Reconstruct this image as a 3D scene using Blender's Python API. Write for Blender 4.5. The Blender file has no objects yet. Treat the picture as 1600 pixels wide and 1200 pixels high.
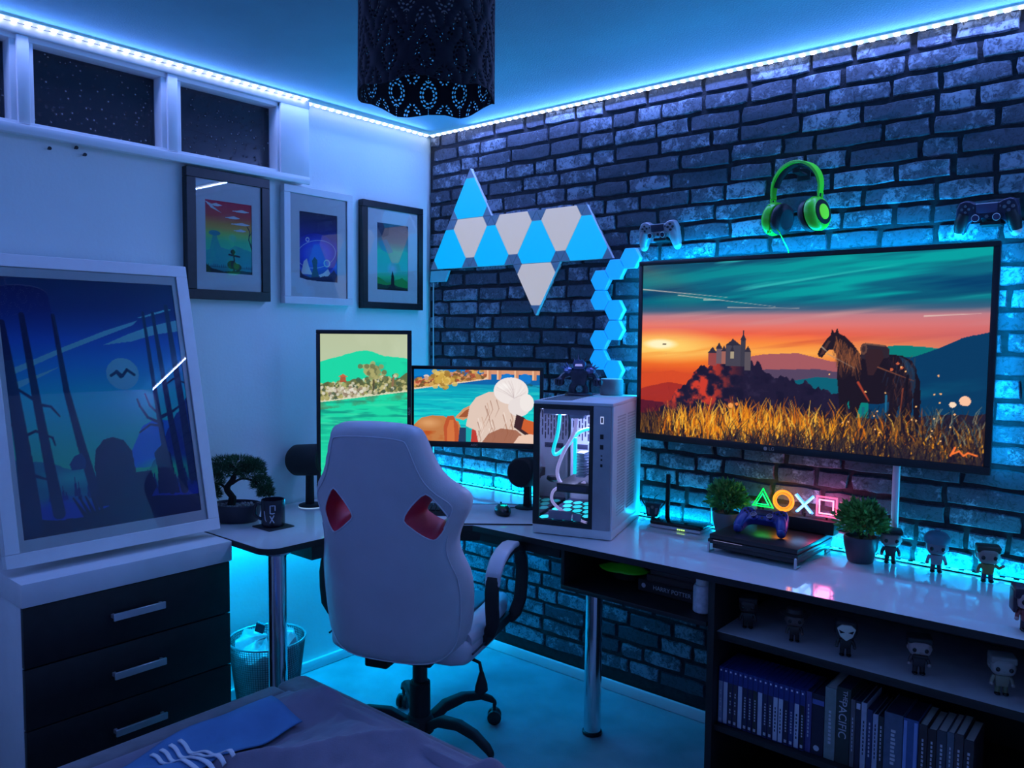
import bpy, bmesh, math, random
import numpy as np
from mathutils import Vector, Matrix, geometry as MG
random.seed(7); RNG = np.random.default_rng(11)
SC = bpy.context.scene
COL = SC.collection
PI = math.pi

# ------------------------------------------------------------------ camera, world, exposure
cd = bpy.data.cameras.new('camera'); cam = bpy.data.objects.new('camera', cd); COL.objects.link(cam)
cd.sensor_width = 36; cd.lens = 1240.06/1600*36; cd.clip_start = .02
yaw, pitch, roll = math.radians(40.1418), math.radians(-3.6356), math.radians(.5369)
fw = Vector((-math.sin(yaw)*math.cos(pitch), math.cos(yaw)*math.cos(pitch), math.sin(pitch)))
r0 = Vector((math.cos(yaw), math.sin(yaw), 0)); u0 = r0.cross(fw)
rt = r0*math.cos(roll)+u0*math.sin(roll); up = -r0*math.sin(roll)+u0*math.cos(roll)
cam.matrix_world = Matrix(((rt.x, up.x, -fw.x, 2.8113), (rt.y, up.y, -fw.y, -2.7102), (rt.z, up.z, -fw.z, 1.4566), (0, 0, 0, 1)))
SC.camera = cam
w = bpy.data.worlds.new('world'); SC.world = w; w.use_nodes = True
w.node_tree.nodes['Background'].inputs[0].default_value = (.01, .015, .04, 1)
w.node_tree.nodes['Background'].inputs[1].default_value = .2
SC.view_settings.view_transform = 'Standard'; SC.view_settings.look = 'None'
SC.view_settings.exposure = 0.0; SC.view_settings.gamma = 1.0; SC.view_settings.use_curve_mapping = False
SC.cycles.max_bounces = 8; SC.cycles.diffuse_bounces = 4; SC.cycles.glossy_bounces = 4
SC.cycles.transparent_max_bounces = 12; SC.cycles.caustics_reflective = False; SC.cycles.caustics_refractive = False

# lights of the room: LED tapes under the ceiling (lavender white), cyan tapes behind the desk, the TV and below the desk; plus one added front fill
STRIP = (.19, .31, 1.0); CYAN = (.0, .45, .95)
def tape_light(name, p0, p1, aim, power, color, width=.008):
    """thin area lamp from p0 to p1 that shines along aim"""
    p0, p1, aim = Vector(p0), Vector(p1), Vector(aim).normalized()
    d = bpy.data.lights.new(name, 'AREA'); d.shape = 'RECTANGLE'; d.size = (p1-p0).length; d.size_y = width
    d.energy = power; d.color = color
    o = bpy.data.objects.new(name, d); COL.objects.link(o)
    x = (p1-p0).normalized(); z = -aim; z = (z-x*z.dot(x)).normalized(); y = z.cross(x)
    m = Matrix((x, y, z)).transposed().to_4x4(); m.translation = (p0+p1)/2
    o.matrix_world = m
    return o
RX, RY, CH = 2.98, -2.95, 2.40
tape_light('tape_lamp_left', (.075, -2.9, 2.383), (.055, -.10, 2.383), (1.3, 0, -1), 10, STRIP)
tape_light('tape_lamp_back', (.30, -.024, 2.383), (2.95, -.024, 2.383), (0, -1.0, -1), 18, STRIP)
tape_light('fill_lamp_front', (.03, -2.93, 2.385), (2.95, -2.93, 2.385), (0, .6, -1), 3.2, (.14, .22, 1.0))  # unseen lamp behind the camera, added as fill
tape_light('tape_lamp_desk', (.05, -.028, .752), (2.9, -.028, .752), (0, .12, 1), 17.0, (.0, .47, .90))
tape_light('tape_lamp_desk_left', (.016, -.50, .752), (.016, -.04, .752), (.25, 0, 1), 3.2, (.0, .42, .95))
tape_light('tape_lamp_below_desk_left', (.03, -1.24, .715), (.03, -.05, .715), (.35, 0, -1), 13, CYAN)
tape_light('tape_lamp_below_desk_back', (.05, -.03, .715), (1.15, -.03, .715), (0, -.6, -1), 4, (.0, .34, 1.0))
tape_light('tape_lamp_tv_top', (1.25, -.060, 1.722), (2.39, -.060, 1.722), (0, .45, 1), 5.0, (.0, .40, .95))
tape_light('tape_lamp_tv_right', (2.398, -.060, 1.08), (2.398, -.060, 1.72), (1, .45, 0), 2.4, (.0, .40, .95))
tape_light('tape_lamp_tv_left', (1.240, -.060, 1.10), (1.240, -.060, 1.72), (-1, .25, 0), 2.5, (.0, .45, .95))

# ------------------------------------------------------------------ helpers
MATS = {}
def mat(name, col=(.5, .5, .5), rough=.5, metal=0.0, vary=.08, scale=18.0, bump=0.0, bscale=60.0, emit=None, estr=1.0, coat=0.0, spec=.5, alpha=None, sheen=0.0):
    """procedural principled material: noise drives a small colour change and, optionally, a bump"""
    if name in MATS: return MATS[name]
    m = bpy.data.materials.new(name); m.use_nodes = True; nt = m.node_tree; N, L = nt.nodes, nt.links
    b = N['Principled BSDF']; b.inputs['Roughness'].default_value = rough; b.inputs['Metallic'].default_value = metal
    b.inputs['Coat Weight'].default_value = coat; b.inputs['Specular IOR Level'].default_value = spec
    b.inputs['Sheen Weight'].default_value = sheen
    tc = N.new('ShaderNodeTexCoord'); nz = N.new('ShaderNodeTexNoise'); nz.inputs['Scale'].default_value = scale; nz.inputs['Detail'].default_value = 4
    L.new(tc.outputs['Object'], nz.inputs['Vector'])
    rp = N.new('ShaderNodeValToRGB')
    rp.color_ramp.elements[0].position = .3; rp.color_ramp.elements[1].position = .7
    rp.color_ramp.elements[0].color = tuple(max(0, c*(1-vary)) for c in col)+(1,)
    rp.color_ramp.elements[1].color = tuple(min(1, c*(1+vary)) for c in col)+(1,)
    L.new(nz.outputs['Fac'], rp.inputs['Fac']); L.new(rp.outputs['Color'], b.inputs['Base Color'])
    if bump:
        n2 = N.new('ShaderNodeTexNoise'); n2.inputs['Scale'].default_value = bscale; n2.inputs['Detail'].default_value = 5
        L.new(tc.outputs['Object'], n2.inputs['Vector'])
        bp = N.new('ShaderNodeBump'); bp.inputs['Strength'].default_value = bump; bp.inputs['Distance'].default_value = .004
        L.new(n2.outputs['Fac'], bp.inputs['Height']); L.new(bp.outputs['Normal'], b.inputs['Normal'])
    if emit:
        b.inputs['Emission Color'].default_value = tuple(emit)+(1,); b.inputs['Emission Strength'].default_value = estr
    if alpha is not None: b.inputs['Alpha'].default_value = alpha
    MATS[name] = m
    return m
def glass(name, tint=(1, 1, 1), ior=1.5, rough=.0):
    """thin pane: fresnel mix of clear and mirror"""
    m = bpy.data.materials.new(name); m.use_nodes = True; nt = m.node_tree; N, L = nt.nodes, nt.links
    N.remove(N['Principled BSDF']); o = N['Material Output']
    t = N.new('ShaderNodeBsdfTransparent'); t.inputs[0].default_value = tuple(tint)+(1,)
    g = N.new('ShaderNodeBsdfGlossy'); g.inputs['Roughness'].default_value = rough; g.inputs['Color'].default_value = (1, 1, 1, 1)
    f = N.new('ShaderNodeFresnel'); f.inputs[0].default_value = ior; x = N.new('ShaderNodeMixShader')
    L.new(f.outputs[0], x.inputs[0]); L.new(t.outputs[0], x.inputs[1]); L.new(g.outputs[0], x.inputs[2]); L.new(x.outputs[0], o.inputs[0])
    return m
def colmat(name, emission=0.0, rough=.5):
    """material that reads the flat print or the screen picture from the mesh's own colours"""
    m = bpy.data.materials.new(name); m.use_nodes = True; nt = m.node_tree; N, L = nt.nodes, nt.links
    b = N['Principled BSDF']; a = N.new('ShaderNodeVertexColor'); a.layer_name = 'Col'
    b.inputs['Roughness'].default_value = rough
    if emission:
        b.inputs['Base Color'].default_value = (.004, .004, .005, 1); b.inputs['Specular IOR Level'].default_value = .15
        L.new(a.outputs[0], b.inputs['Emission Color']); b.inputs['Emission Strength'].default_value = emission
    else: L.new(a.outputs[0], b.inputs['Base Color'])
    return m

def link(o, parent=None):
    COL.objects.link(o)
    if parent is not None: o.parent = parent
    return o
def tag(o, label=None, cat=None, group=None, kind=None):
    if label: o['label'] = label
    if cat: o['category'] = cat
    if group: o['group'] = group
    if kind: o['kind'] = kind
    return o
def thing(name, label, cat, loc=(0, 0, 0), rz=0, group=None, rot=None):
    o = bpy.data.objects.new(name, None); COL.objects.link(o); o.location = loc; o.empty_display_size = .05
    o.rotation_euler = rot if rot else (0, 0, rz)
    return tag(o, label, cat, group)

class MB:
    def __init__(s): s.v = []; s.f = []; s.m = Matrix.Identity(4)
    def add(s, vs, fs):
        k = len(s.v); s.v += [tuple(s.m @ Vector(p)) for p in vs]; s.f += [tuple(i+k for i in f) for f in fs]; return s
    def box(s, c, d, rot=None):
        x, y, z = (q/2 for q in d); R = rot or Matrix.Identity(3); c = Vector(c)
        vs = [c+R@Vector((i*x, j*y, k*z)) for i in (-1, 1) for j in (-1, 1) for k in (-1, 1)]
        return s.add(vs, [(0, 1, 3, 2), (4, 6, 7, 5), (0, 4, 5, 1), (2, 3, 7, 6), (0, 2, 6, 4), (1, 5, 7, 3)])
    def bb(s, x0, x1, y0, y1, z0, z1): return s.box(((x0+x1)/2, (y0+y1)/2, (z0+z1)/2), (x1-x0, y1-y0, z1-z0))
    def cyl(s, p0, p1, r0, r1=None, n=20, cap=True):
        p0, p1 = Vector(p0), Vector(p1); r1 = r0 if r1 is None else r1
        z = (p1-p0).normalized(); x = z.orthogonal().normalized(); y = z.cross(x)
        vs = []
        for p, r in ((p0, r0), (p1, r1)):
            vs += [p+(x*math.cos(2*PI*i/n)+y*math.sin(2*PI*i/n))*r for i in range(n)]
        fs = [(i, (i+1) % n, n+(i+1) % n, n+i) for i in range(n)]
        if cap: fs += [tuple(reversed(range(n))), tuple(range(n, 2*n))]
        return s.add(vs, fs)
    def tube(s, pts, r, n=8, closed=False, flat=1.0):
        pts = [Vector(p) for p in pts]; k = len(pts); rs = r if isinstance(r, (list, tuple)) else [r]*k
        vs = []; fs = []; x = None
        for i, p in enumerate(pts):
            a = pts[(i-1) % k] if (closed or i > 0) else p; b = pts[(i+1) % k] if (closed or i < k-1) else p
            t = (b-a).normalized()
            x = t.orthogonal().normalized() if x is None else (x-t*x.dot(t)).normalized()
            y = t.cross(x)
            vs += [p+(x*math.cos(2*PI*j/n)+y*math.sin(2*PI*j/n)*flat)*rs[i] for j in range(n)]
        for i in range(k if closed else k-1):
            a, b = i*n, ((i+1) % k)*n
            fs += [(a+j, a+(j+1) % n, b+(j+1) % n, b+j) for j in range(n)]
        if not closed: fs += [tuple(reversed(range(n))), tuple(range((k-1)*n, k*n))]
        return s.add(vs, fs)
    def lathe(s, prof, n=28, c=(0, 0, 0)):
        vs = []; c = Vector(c)
        for r, z in prof: vs += [c+Vector((r*math.cos(2*PI*i/n), r*math.sin(2*PI*i/n), z)) for i in range(n)]
        fs = []
        for k in range(len(prof)-1): fs += [(k*n+i, k*n+(i+1) % n, (k+1)*n+(i+1) % n, (k+1)*n+i) for i in range(n)]
        if prof[0][0] > 1e-6: fs.append(tuple(reversed(range(n))))
        if prof[-1][0] > 1e-6: fs.append(tuple(range((len(prof)-1)*n, len(prof)*n)))
        return s.add(vs, fs)
    def prism(s, poly, a, b, plane='xy'):
        n = len(poly)
        f = {'xy': lambda p, h: (p[0], p[1], h), 'xz': lambda p, h: (p[0], h, p[1]), 'yz': lambda p, h: (h, p[0], p[1])}[plane]
        vs = [f(p, a) for p in poly]+[f(p, b) for p in poly]
        return s.add(vs, [tuple(reversed(range(n))), tuple(range(n, 2*n))]+[(i, (i+1) % n, n+(i+1) % n, n+i) for i in range(n)])
    def ball(s, c, r, n=16, m=10, rot=None):
        r = (r, r, r) if not isinstance(r, (tuple, list)) else r; c = Vector(c); R = rot or Matrix.Identity(3)
        vs = [c+R@Vector((0, 0, -r[2]))]
        for j in range(1, m):
            t = -PI/2+PI*j/m
            vs += [c+R@Vector((r[0]*math.cos(t)*math.cos(2*PI*i/n), r[1]*math.cos(t)*math.sin(2*PI*i/n), r[2]*math.sin(t))) for i in range(n)]
        vs.append(c+R@Vector((0, 0, r[2]))); e = len(vs)-1
        fs = [(0, 1+(i+1) % n, 1+i) for i in range(n)]
        for j in range(m-2): fs += [(1+j*n+i, 1+j*n+(i+1) % n, 1+(j+1)*n+(i+1) % n, 1+(j+1)*n+i) for i in range(n)]
        fs += [(e, 1+(m-2)*n+i, 1+(m-2)*n+(i+1) % n) for i in range(n)]
        return s.add(vs, fs)
    def mesh(s, name, bevel=0, seg=2, smooth=True, ang=40, weld=False):
        me = bpy.data.meshes.new(name); me.from_pydata(s.v, [], s.f)
        bm = bmesh.new(); bm.from_mesh(me)
        if weld: bmesh.ops.remove_doubles(bm, verts=bm.verts, dist=1e-5)
        bmesh.ops.recalc_face_normals(bm, faces=bm.faces)
        if bevel:
            es = [e for e in bm.edges if len(e.link_faces) == 2 and e.calc_face_angle(0) > .5]
            bmesh.ops.bevel(bm, geom=es, offset=bevel, segments=seg, affect='EDGES', profile=.5, clamp_overlap=True)
        bm.to_mesh(me); bm.free()
        if smooth:
            me.shade_smooth(); me.set_sharp_from_angle(angle=math.radians(ang))
        return me
    def build(s, name, m, parent=None, loc=None, **kw):
        me = s.mesh(name, **kw); me.materials.append(m)
        o = link(bpy.data.objects.new(name, me), parent)
        if loc: o.location = loc
        return o
def meshobj(name, me, m=None, parent=None):
    if m: me.materials.append(m)
    return link(bpy.data.objects.new(name, me), parent)
def text(body, size, m, parent, loc, rot=(PI/2, 0, 0), name='lettering', align='CENTER', ext=.0004, shear=0):
    cu = bpy.data.curves.new(name, 'FONT'); cu.body = body; cu.size = size; cu.extrude = ext; cu.align_x = align; cu.align_y = 'CENTER'; cu.resolution_u = 3; cu.shear = shear
    t = bpy.data.objects.new(name, cu); COL.objects.link(t)
    me = bpy.data.meshes.new_from_object(t.evaluated_get(bpy.context.evaluated_depsgraph_get())); bpy.data.objects.remove(t)
    me.name = name; me.materials.clear(); me.materials.append(m)
    o = link(bpy.data.objects.new(name, me), parent); o.location = loc; o.rotation_euler = rot
    return o
def copy_tree(o, parent=None):
    c = o.copy(); COL.objects.link(c); c.parent = parent
    for ch in o.children: copy_tree(ch, c)
    return c
def Rz(a): return Matrix.Rotation(a, 3, 'Z')
def R3(a, ax): return Matrix.Rotation(a, 3, ax)

# ------------------------------------------------------------------ pictures for prints and screens (painted as mesh colours)
def vnoise(x, y, seed=0):
    g = np.random.default_rng(seed).random((64, 64)); xi = np.floor(x).astype(int); yi = np.floor(y).astype(int)
    fx = x-xi; fy = y-yi; fx = fx*fx*(3-2*fx); fy = fy*fy*(3-2*fy); a = lambda i, j: g[(yi+j) % 64, (xi+i) % 64]
    return (a(0, 0)*(1-fx)+a(1, 0)*fx)*(1-fy)+(a(0, 1)*(1-fx)+a(1, 1)*fx)*fy
def fbm(x, y, seed=0, o=4): return sum(vnoise(x*2**k, y*2**k, seed+k)*.5**(k+1) for k in range(o))
class Cv:
    """canvas: u 0..1 to the right, v 0..1 upward, colours as 0..255 display values"""
    def __init__(s, w, h):
        s.w, s.h = w, h; s.a = np.zeros((h, w, 3)); s.asp = w/h
        s.U, s.V = np.meshgrid(np.linspace(0, 1, w), np.linspace(0, 1, h))
    def vgrad(s, stops):
        ks = sorted(stops); 
        for c in range(3): s.a[..., c] = np.interp(s.V, ks, [stops[k][c] for k in ks])
    def put(s, mask, col):
        m = np.clip(mask, 0, 1)[..., None]; s.a = s.a*(1-m)+np.array(col, float)*m
    def poly(s, pts, col, al=1.0):
        ins = np.zeros(s.U.shape, bool); n = len(pts)
        for i in range(n):
            (x0, y0), (x1, y1) = pts[i], pts[(i+1) % n]
            if y0 == y1: continue
            c = ((y0 > s.V) != (y1 > s.V)) & (s.U < (x1-x0)*(s.V-y0)/(y1-y0)+x0); ins ^= c
        s.put(ins*al, col)
    def ell(s, c, rx, ry, col, al=1.0, soft=0.0):
        d = np.hypot((s.U-c[0])/rx, (s.V-c[1])/ry)
        s.put((np.clip((1-d)/soft, 0, 1) if soft else (d < 1))*al, col)
    def line(s, p, q, w, col, al=1.0, w2=None):
        w2 = w if w2 is None else w2; pad = max(w, w2)+2/s.h
        i0, i1 = int(max(0, (min(p[0], q[0])-pad)*s.w)), int(min(s.w, (max(p[0], q[0])+pad)*s.w+2))
        j0, j1 = int(max(0, (min(p[1], q[1])-pad*s.asp)*s.h)), int(min(s.h, (max(p[1], q[1])+pad*s.asp)*s.h+2))
        if i1 <= i0 or j1 <= j0: return
        u = s.U[j0:j1, i0:i1]*s.asp; v = s.V[j0:j1, i0:i1]
        dx, dy = (q[0]-p[0])*s.asp, q[1]-p[1]; t = np.clip(((u-p[0]*s.asp)*dx+(v-p[1])*dy)/(dx*dx+dy*dy+1e-12), 0, 1)
        d = np.hypot(u-p[0]*s.asp-t*dx, v-p[1]-t*dy); ww = (w+(w2-w)*t)
        m = np.clip((ww-d)*s.h+.5, 0, 1)[..., None]*al
        s.a[j0:j1, i0:i1] = s.a[j0:j1, i0:i1]*(1-m)+np.array(col, float)*m
    def path(s, pts, w, col, al=1.0, w2=None):
        n = len(pts)-1; w2 = w if w2 is None else w2
        for i in range(n): s.line(pts[i], pts[i+1], w+(w2-w)*i/n, col, al, w+(w2-w)*(i+1)/n)
    def ridge(s, pts, col, al=1.0, rough=0.0, freq=20, seed=0, soft=0.0):
        h = np.interp(s.U, [p[0] for p in pts], [p[1] for p in pts])+rough*(fbm(s.U*freq, s.U*0+.5, seed)-.5)
        s.put((np.clip((h-s.V)/soft, 0, 1) if soft else (s.V < h))*al, col)
    def tint(s, mask, col, al): s.put(mask*al, col)
    def obj(s, name, w, h, y, m, parent, gain=1.0):
        """grid of width w and height h centred on the origin in the XZ plane, facing -Y"""
        W, H = s.w, s.h; xs = (s.U-.5)*w; zs = (s.V-.5)*h
        co = np.stack([xs, np.full_like(xs, y), zs], -1).reshape(-1, 3)
        i = np.arange(W*H).reshape(H, W); q = np.stack([i[:-1, :-1], i[:-1, 1:], i[1:, 1:], i[1:, :-1]], -1).reshape(-1, 4)
        me = bpy.data.meshes.new(name); me.vertices.add(len(co)); me.vertices.foreach_set('co', co.ravel())
        me.loops.add(q.size); me.loops.foreach_set('vertex_index', q.ravel())
        me.polygons.add(len(q)); me.polygons.foreach_set('loop_start', np.arange(0, q.size, 4)); me.update(calc_edges=True)
        c = np.clip(s.a/255, 0, 1); c = np.minimum(.92 if gain != 1 else 1, np.where(c < .04045, c/12.92, ((c+.055)/1.055)**2.4)*gain)
        at = me.color_attributes.new('Col', 'FLOAT_COLOR', 'POINT')
        at.data.foreach_set('color', np.concatenate([c.reshape(-1, 3), np.ones((W*H, 1))], 1).ravel().astype(np.float32))
        me.materials.append(m)
        return link(bpy.data.objects.new(name, me), parent)
# ------------------------------------------------------------------ materials
M_wall = mat('cool_white_emulsion', (.80, .86, .84), .75, vary=.03, scale=3, bump=.15, bscale=90)
M_ceil = mat('ceiling_cyan_cast', (.13, .47, .58), .85, vary=.10, scale=2.2, bump=.5, bscale=160)  # white ceiling; the blue-cyan cast of the LEDs is put into its colour
M_trim = mat('white_gloss_paint', (.82, .82, .83), .35, vary=.03, scale=8)
M_black = mat('black_plastic', (.012, .012, .014), .38, vary=.2)
M_matte = mat('matte_black', (.010, .010, .012), .7, vary=.25)
M_chrome = mat('chrome', (.75, .76, .78), .12, metal=1, vary=.02)
M_white = mat('white_plastic', (.78, .78, .79), .35, vary=.03)
M_dark = mat('dark_wood_laminate', (.009, .008, .009), .5, vary=.35, scale=30)
M_lam = mat('white_laminate', (.72, .72, .74), .07, vary=.02, scale=6, coat=.3)
M_silver = mat('silver_plastic', (.55, .56, .58), .3, metal=.6, vary=.05)
M_cable = mat('white_cable', (.7, .7, .72), .5)
M_paper = mat('white_mat_board', (.90, .90, .90), .8, vary=.02)
G_pane = glass('picture_glass', ior=1.36)

def floor_material():
    m = mat('carpet', (.38, .43, .47), .95, vary=.22, scale=5, bump=.9, bscale=420, sheen=.2)
    return m
# floor, ceiling, plain walls
tag(MB().bb(-.15, RX+.1, RY-.1, .15, -.06, 0).build('floor', floor_material(), smooth=False), 'pale short pile carpet', None, None, 'structure')
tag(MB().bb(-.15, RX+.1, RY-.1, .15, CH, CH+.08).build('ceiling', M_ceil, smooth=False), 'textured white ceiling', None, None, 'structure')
tag(MB().bb(RX, RX+.1, RY-.1, .15, 0, CH).build('wall_right', M_wall, smooth=False), None, None, None, 'structure')
tag(MB().bb(-.15, RX, RY-.1, RY, 0, CH).build('wall_front', M_wall, smooth=False), None, None, None, 'structure')
# left wall with the opening of the high internal window
WY0, WY1, WZ0, WZ1 = -2.70, -.80, 2.085, 2.365
wl = MB()
wl.bb(-.10, 0, RY, 0, 0, WZ0); wl.bb(-.10, 0, RY, 0, WZ1, CH); wl.bb(-.10, 0, RY, WY0, WZ0, WZ1); wl.bb(-.10, 0, WY1, 0, WZ0, WZ1)
tag(wl.build('wall_left', M_wall, smooth=False), 'smooth white wall', None, None, 'structure')
# dim room seen through the window
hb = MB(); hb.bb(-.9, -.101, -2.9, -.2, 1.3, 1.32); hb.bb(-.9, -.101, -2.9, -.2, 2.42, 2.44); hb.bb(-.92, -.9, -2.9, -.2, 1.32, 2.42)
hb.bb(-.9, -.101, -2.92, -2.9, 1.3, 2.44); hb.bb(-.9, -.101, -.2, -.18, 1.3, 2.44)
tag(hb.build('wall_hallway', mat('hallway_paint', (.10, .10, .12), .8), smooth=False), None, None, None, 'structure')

# window: one long frame with mullions and obscure panes
win = bpy.data.objects.new('window_1', None); COL.objects.link(win); win.location = (0, -1.75, 2.2); tag(win, 'high row of small white framed windows under the ceiling', None, None, 'structure')
def wpart(name, boxes, m, bevel=.004):
    b = MB()
    for q in boxes: b.bb(q[0], q[1], q[2]+1.75, q[3]+1.75, q[4]-2.2, q[5]-2.2)
    o = b.build(name, m, win, bevel=bevel); tag(o, kind='structure'); return o
wpart('bottom_rail', [(-.06, .030, -2.78, -.735, 2.062, 2.100), (.030, .046, -2.78, -.725, 2.058, 2.088)], M_trim)
wpart('top_rail', [(-.06, .030, -2.78, -.735, 2.345, 2.385), (.030, .046, -2.78, -.725, 2.360, 2.390)], M_trim)
wpart('stile', [(-.06, .030, -.870, -.735, 2.09, 2.36), (.030, .044, -.862, -.728, 2.06, 2.39)], M_trim)
wpart('mullion', [(-.06, .026, -1.335, -1.262, 2.09, 2.36), (.026, .040, -1.318, -1.280, 2.09, 2.36)], M_trim)
wpart('mullion', [(-.06, .026, -1.808, -1.740, 2.09, 2.36), (.026, .040, -1.792, -1.756, 2.09, 2.36)], M_trim)
wpart('mullion', [(-.06, .026, -2.285, -2.215, 2.09, 2.36), (.026, .040, -2.268, -2.232, 2.09, 2.36)], M_trim)
def obscure_glass():
    m = bpy.data.materials.new('obscure_glass'); m.use_nodes = True; nt = m.node_tree; N, L = nt.nodes, nt.links
    b = N['Principled BSDF']; b.inputs['Base Color'].default_value = (.035, .037, .05, 1); b.inputs['Roughness'].default_value = .22
    tc = N.new('ShaderNodeTexCoord'); v = N.new('ShaderNodeTexVoronoi'); v.inputs['Scale'].default_value = 48; L.new(tc.outputs['Object'], v.inputs['Vector'])
    r = N.new('ShaderNodeValToRGB'); r.color_ramp.elements[0].position = .0; r.color_ramp.elements[1].position = .32
    r.color_ramp.elements[0].color = (1, 1, 1, 1); r.color_ramp.elements[1].color = (0, 0, 0, 1); L.new(v.outputs['Distance'], r.inputs[0])
    bp = N.new('ShaderNodeBump'); bp.inputs['Strength'].default_value = 1; bp.inputs['Distance'].default_value = .006
    L.new(r.outputs[0], bp.inputs['Height']); L.new(bp.outputs[0], b.inputs['Normal'])
    d = N.new('ShaderNodeValToRGB'); d.color_ramp.elements[0].position = .10; d.color_ramp.elements[1].position = .16; d.color_ramp.elements[0].color = (.45, .46, .5, 1); d.color_ramp.elements[1].color = (.045, .047, .06, 1)  # pale dots painted as the highlights of bubbles in the glass
    L.new(v.outputs['Distance'], d.inputs[0]); L.new(d.outputs[0], b.inputs['Base Color'])
    t = N.new('ShaderNodeBsdfTransparent'); t.inputs[0].default_value = (.5, .55, .7, 1); x = N.new('ShaderNodeMixShader'); x.inputs[0].default_value = .62
    L.new(t.outputs[0], x.inputs[1]); L.new(b.outputs[0], x.inputs[2]); L.new(x.outputs[0], N['Material Output'].inputs[0])
    return m
M_obs = obscure_glass()
for a, b_ in ((-1.262, -.870), (-1.740, -1.335), (-2.215, -1.808), (-2.70, -2.285)):
    tag(MB().bb(-.032, -.026, a+1.75-.004, b_+1.75+.004, 2.085-2.2, 2.36-2.2).build('pane', M_obs, win, smooth=False), kind='structure')

# brick wall: mortar slab and single bricks
def brick_material():
    m = bpy.data.materials.new('worn_grey_brick'); m.use_nodes = True; nt = m.node_tree; N, L = nt.nodes, nt.links
    b = N['Principled BSDF']; b.inputs['Roughness'].default_value = .7; b.inputs['Specular IOR Level'].default_value = .35
    oi = N.new('ShaderNodeObjectInfo'); tc = N.new('ShaderNodeTexCoord'); g = N.new('ShaderNodeNewGeometry')
    n1 = N.new('ShaderNodeTexNoise'); n1.inputs['Scale'].default_value = 16; n1.inputs['Detail'].default_value = 6; n1.inputs['Roughness'].default_value = .65
    L.new(g.outputs['Position'], n1.inputs['Vector'])
    n2 = N.new('ShaderNodeTexNoise'); n2.inputs['Scale'].default_value = 55; n2.inputs['Detail'].default_value = 6; n2.inputs['Roughness'].default_value = .75; n2.inputs['Distortion'].default_value = 1.2
    L.new(g.outputs['Position'], n2.inputs['Vector'])
    base = N.new('ShaderNodeValToRGB'); e = base.color_ramp.elements
    e[0].position = 0; e[0].color = (.066, .076, .105, 1); e[1].position = 1; e[1].color = (.135, .155, .20, 1)
    e3 = base.color_ramp.elements.new(.5); e3.color = (.095, .108, .145, 1)
    L.new(oi.outputs['Random'], base.inputs[0])
    # flaked light patches: how much differs from brick to brick
    ad = N.new('ShaderNodeMath'); ad.operation = 'MULTIPLY_ADD'; ad.inputs[1].default_value = .22; L.new(oi.outputs['Random'], ad.inputs[0]); L.new(n1.outputs['Fac'], ad.inputs[2])
    mu = N.new('ShaderNodeMath'); mu.operation = 'MULTIPLY_ADD'; mu.inputs[1].default_value = .45; L.new(n2.outputs['Fac'], mu.inputs[0]); L.new(ad.outputs[0], mu.inputs[2])
    r = N.new('ShaderNodeValToRGB'); r.color_ramp.elements[0].position = .86; r.color_ramp.elements[1].position = .97; L.new(mu.outputs[0], r.inputs[0])
    mx = N.new('ShaderNodeMix'); mx.data_type = 'RGBA'; L.new(r.outputs[0], mx.inputs[0]); L.new(base.outputs[0], mx.inputs[6]); mx.inputs[7].default_value = (.30, .34, .42, 1)
    r2 = N.new('ShaderNodeValToRGB'); r2.color_ramp.elements[0].position = .34; r2.color_ramp.elements[1].position = .52; L.new(n2.outputs['Fac'], r2.inputs[0])
    m2 = N.new('ShaderNodeMix'); m2.data_type = 'RGBA'; L.new(r2.outputs[0], m2.inputs[0]); m2.inputs[6].default_value = (.035, .035, .042, 1); L.new(mx.outputs[2], m2.inputs[7])
    L.new(m2.outputs[2], b.inputs['Base Color'])
    bp = N.new('ShaderNodeBump'); bp.inputs['Strength'].default_value = .5; bp.inputs['Distance'].default_value = .004
    L.new(n2.outputs['Fac'], bp.inputs['Height']); L.new(bp.outputs[0], b.inputs['Normal'])
    return m
M_brick = brick_material()
M_mortar = mat('dark_mortar', (.026, .026, .032), .9, vary=.4, scale=40, bump=.6, bscale=150)
wb = MB().bb(-.10, RX+.1, 0, .10, 0, CH).build('wall_back', M_mortar, smooth=False)
tag(wb, 'wall of worn dark grey bricks with black mortar joints', None, None, 'structure')
rb = random.Random(5)
LENS = [.10, .13, .15, .165, .18, .19, .205, .225]; ROWH = .0662; BH = .0580
def brick_mesh(l, h, seed):
    q = random.Random(seed); pts = []
    nx = max(3, int(l/.05))
    for i in range(nx): pts.append((-l/2+l*i/nx, -h/2))
    for i in range(2): pts.append((l/2, -h/2+h*i/2))
    for i in range(nx): pts.append((l/2-l*i/nx, h/2))
    for i in range(2): pts.append((-l/2, h/2-h*i/2))
    j = lambda: q.uniform(-.0035, .0035)
    pts = [(x*(.985 if abs(abs(x)-l/2) < 1e-6 and abs(abs(z)-h/2) < 1e-6 else 1)+j(), z*(.94 if abs(abs(x)-l/2) < 1e-6 and abs(abs(z)-h/2) < 1e-6 else 1)+j()*.9) for x, z in pts]
    n = len(pts); d = q.uniform(.006, .010)
    vs = [(x, .004, z) for x, z in pts]+[(x*(1-.008/l), -d+q.uniform(-.001, .001), z*(1-.010/h)) for x, z in pts]
    c = (0, -d-q.uniform(0, .0015), 0); vs.append(c)
    fs = [(i, (i+1) % n, n+(i+1) % n, n+i) for i in range(n)]+[(n+i, n+(i+1) % n, 2*n) for i in range(n)]
    mb = MB(); mb.add(vs, fs); me = mb.mesh('brick', ang=50); me.materials.append(M_brick); return me
BM = {l: [brick_mesh(l, BH, 100*i+k) for k in range(4)] for i, l in enumerate(LENS)}
bricks = []
row = 0; z = CH-ROWH*.5
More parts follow.
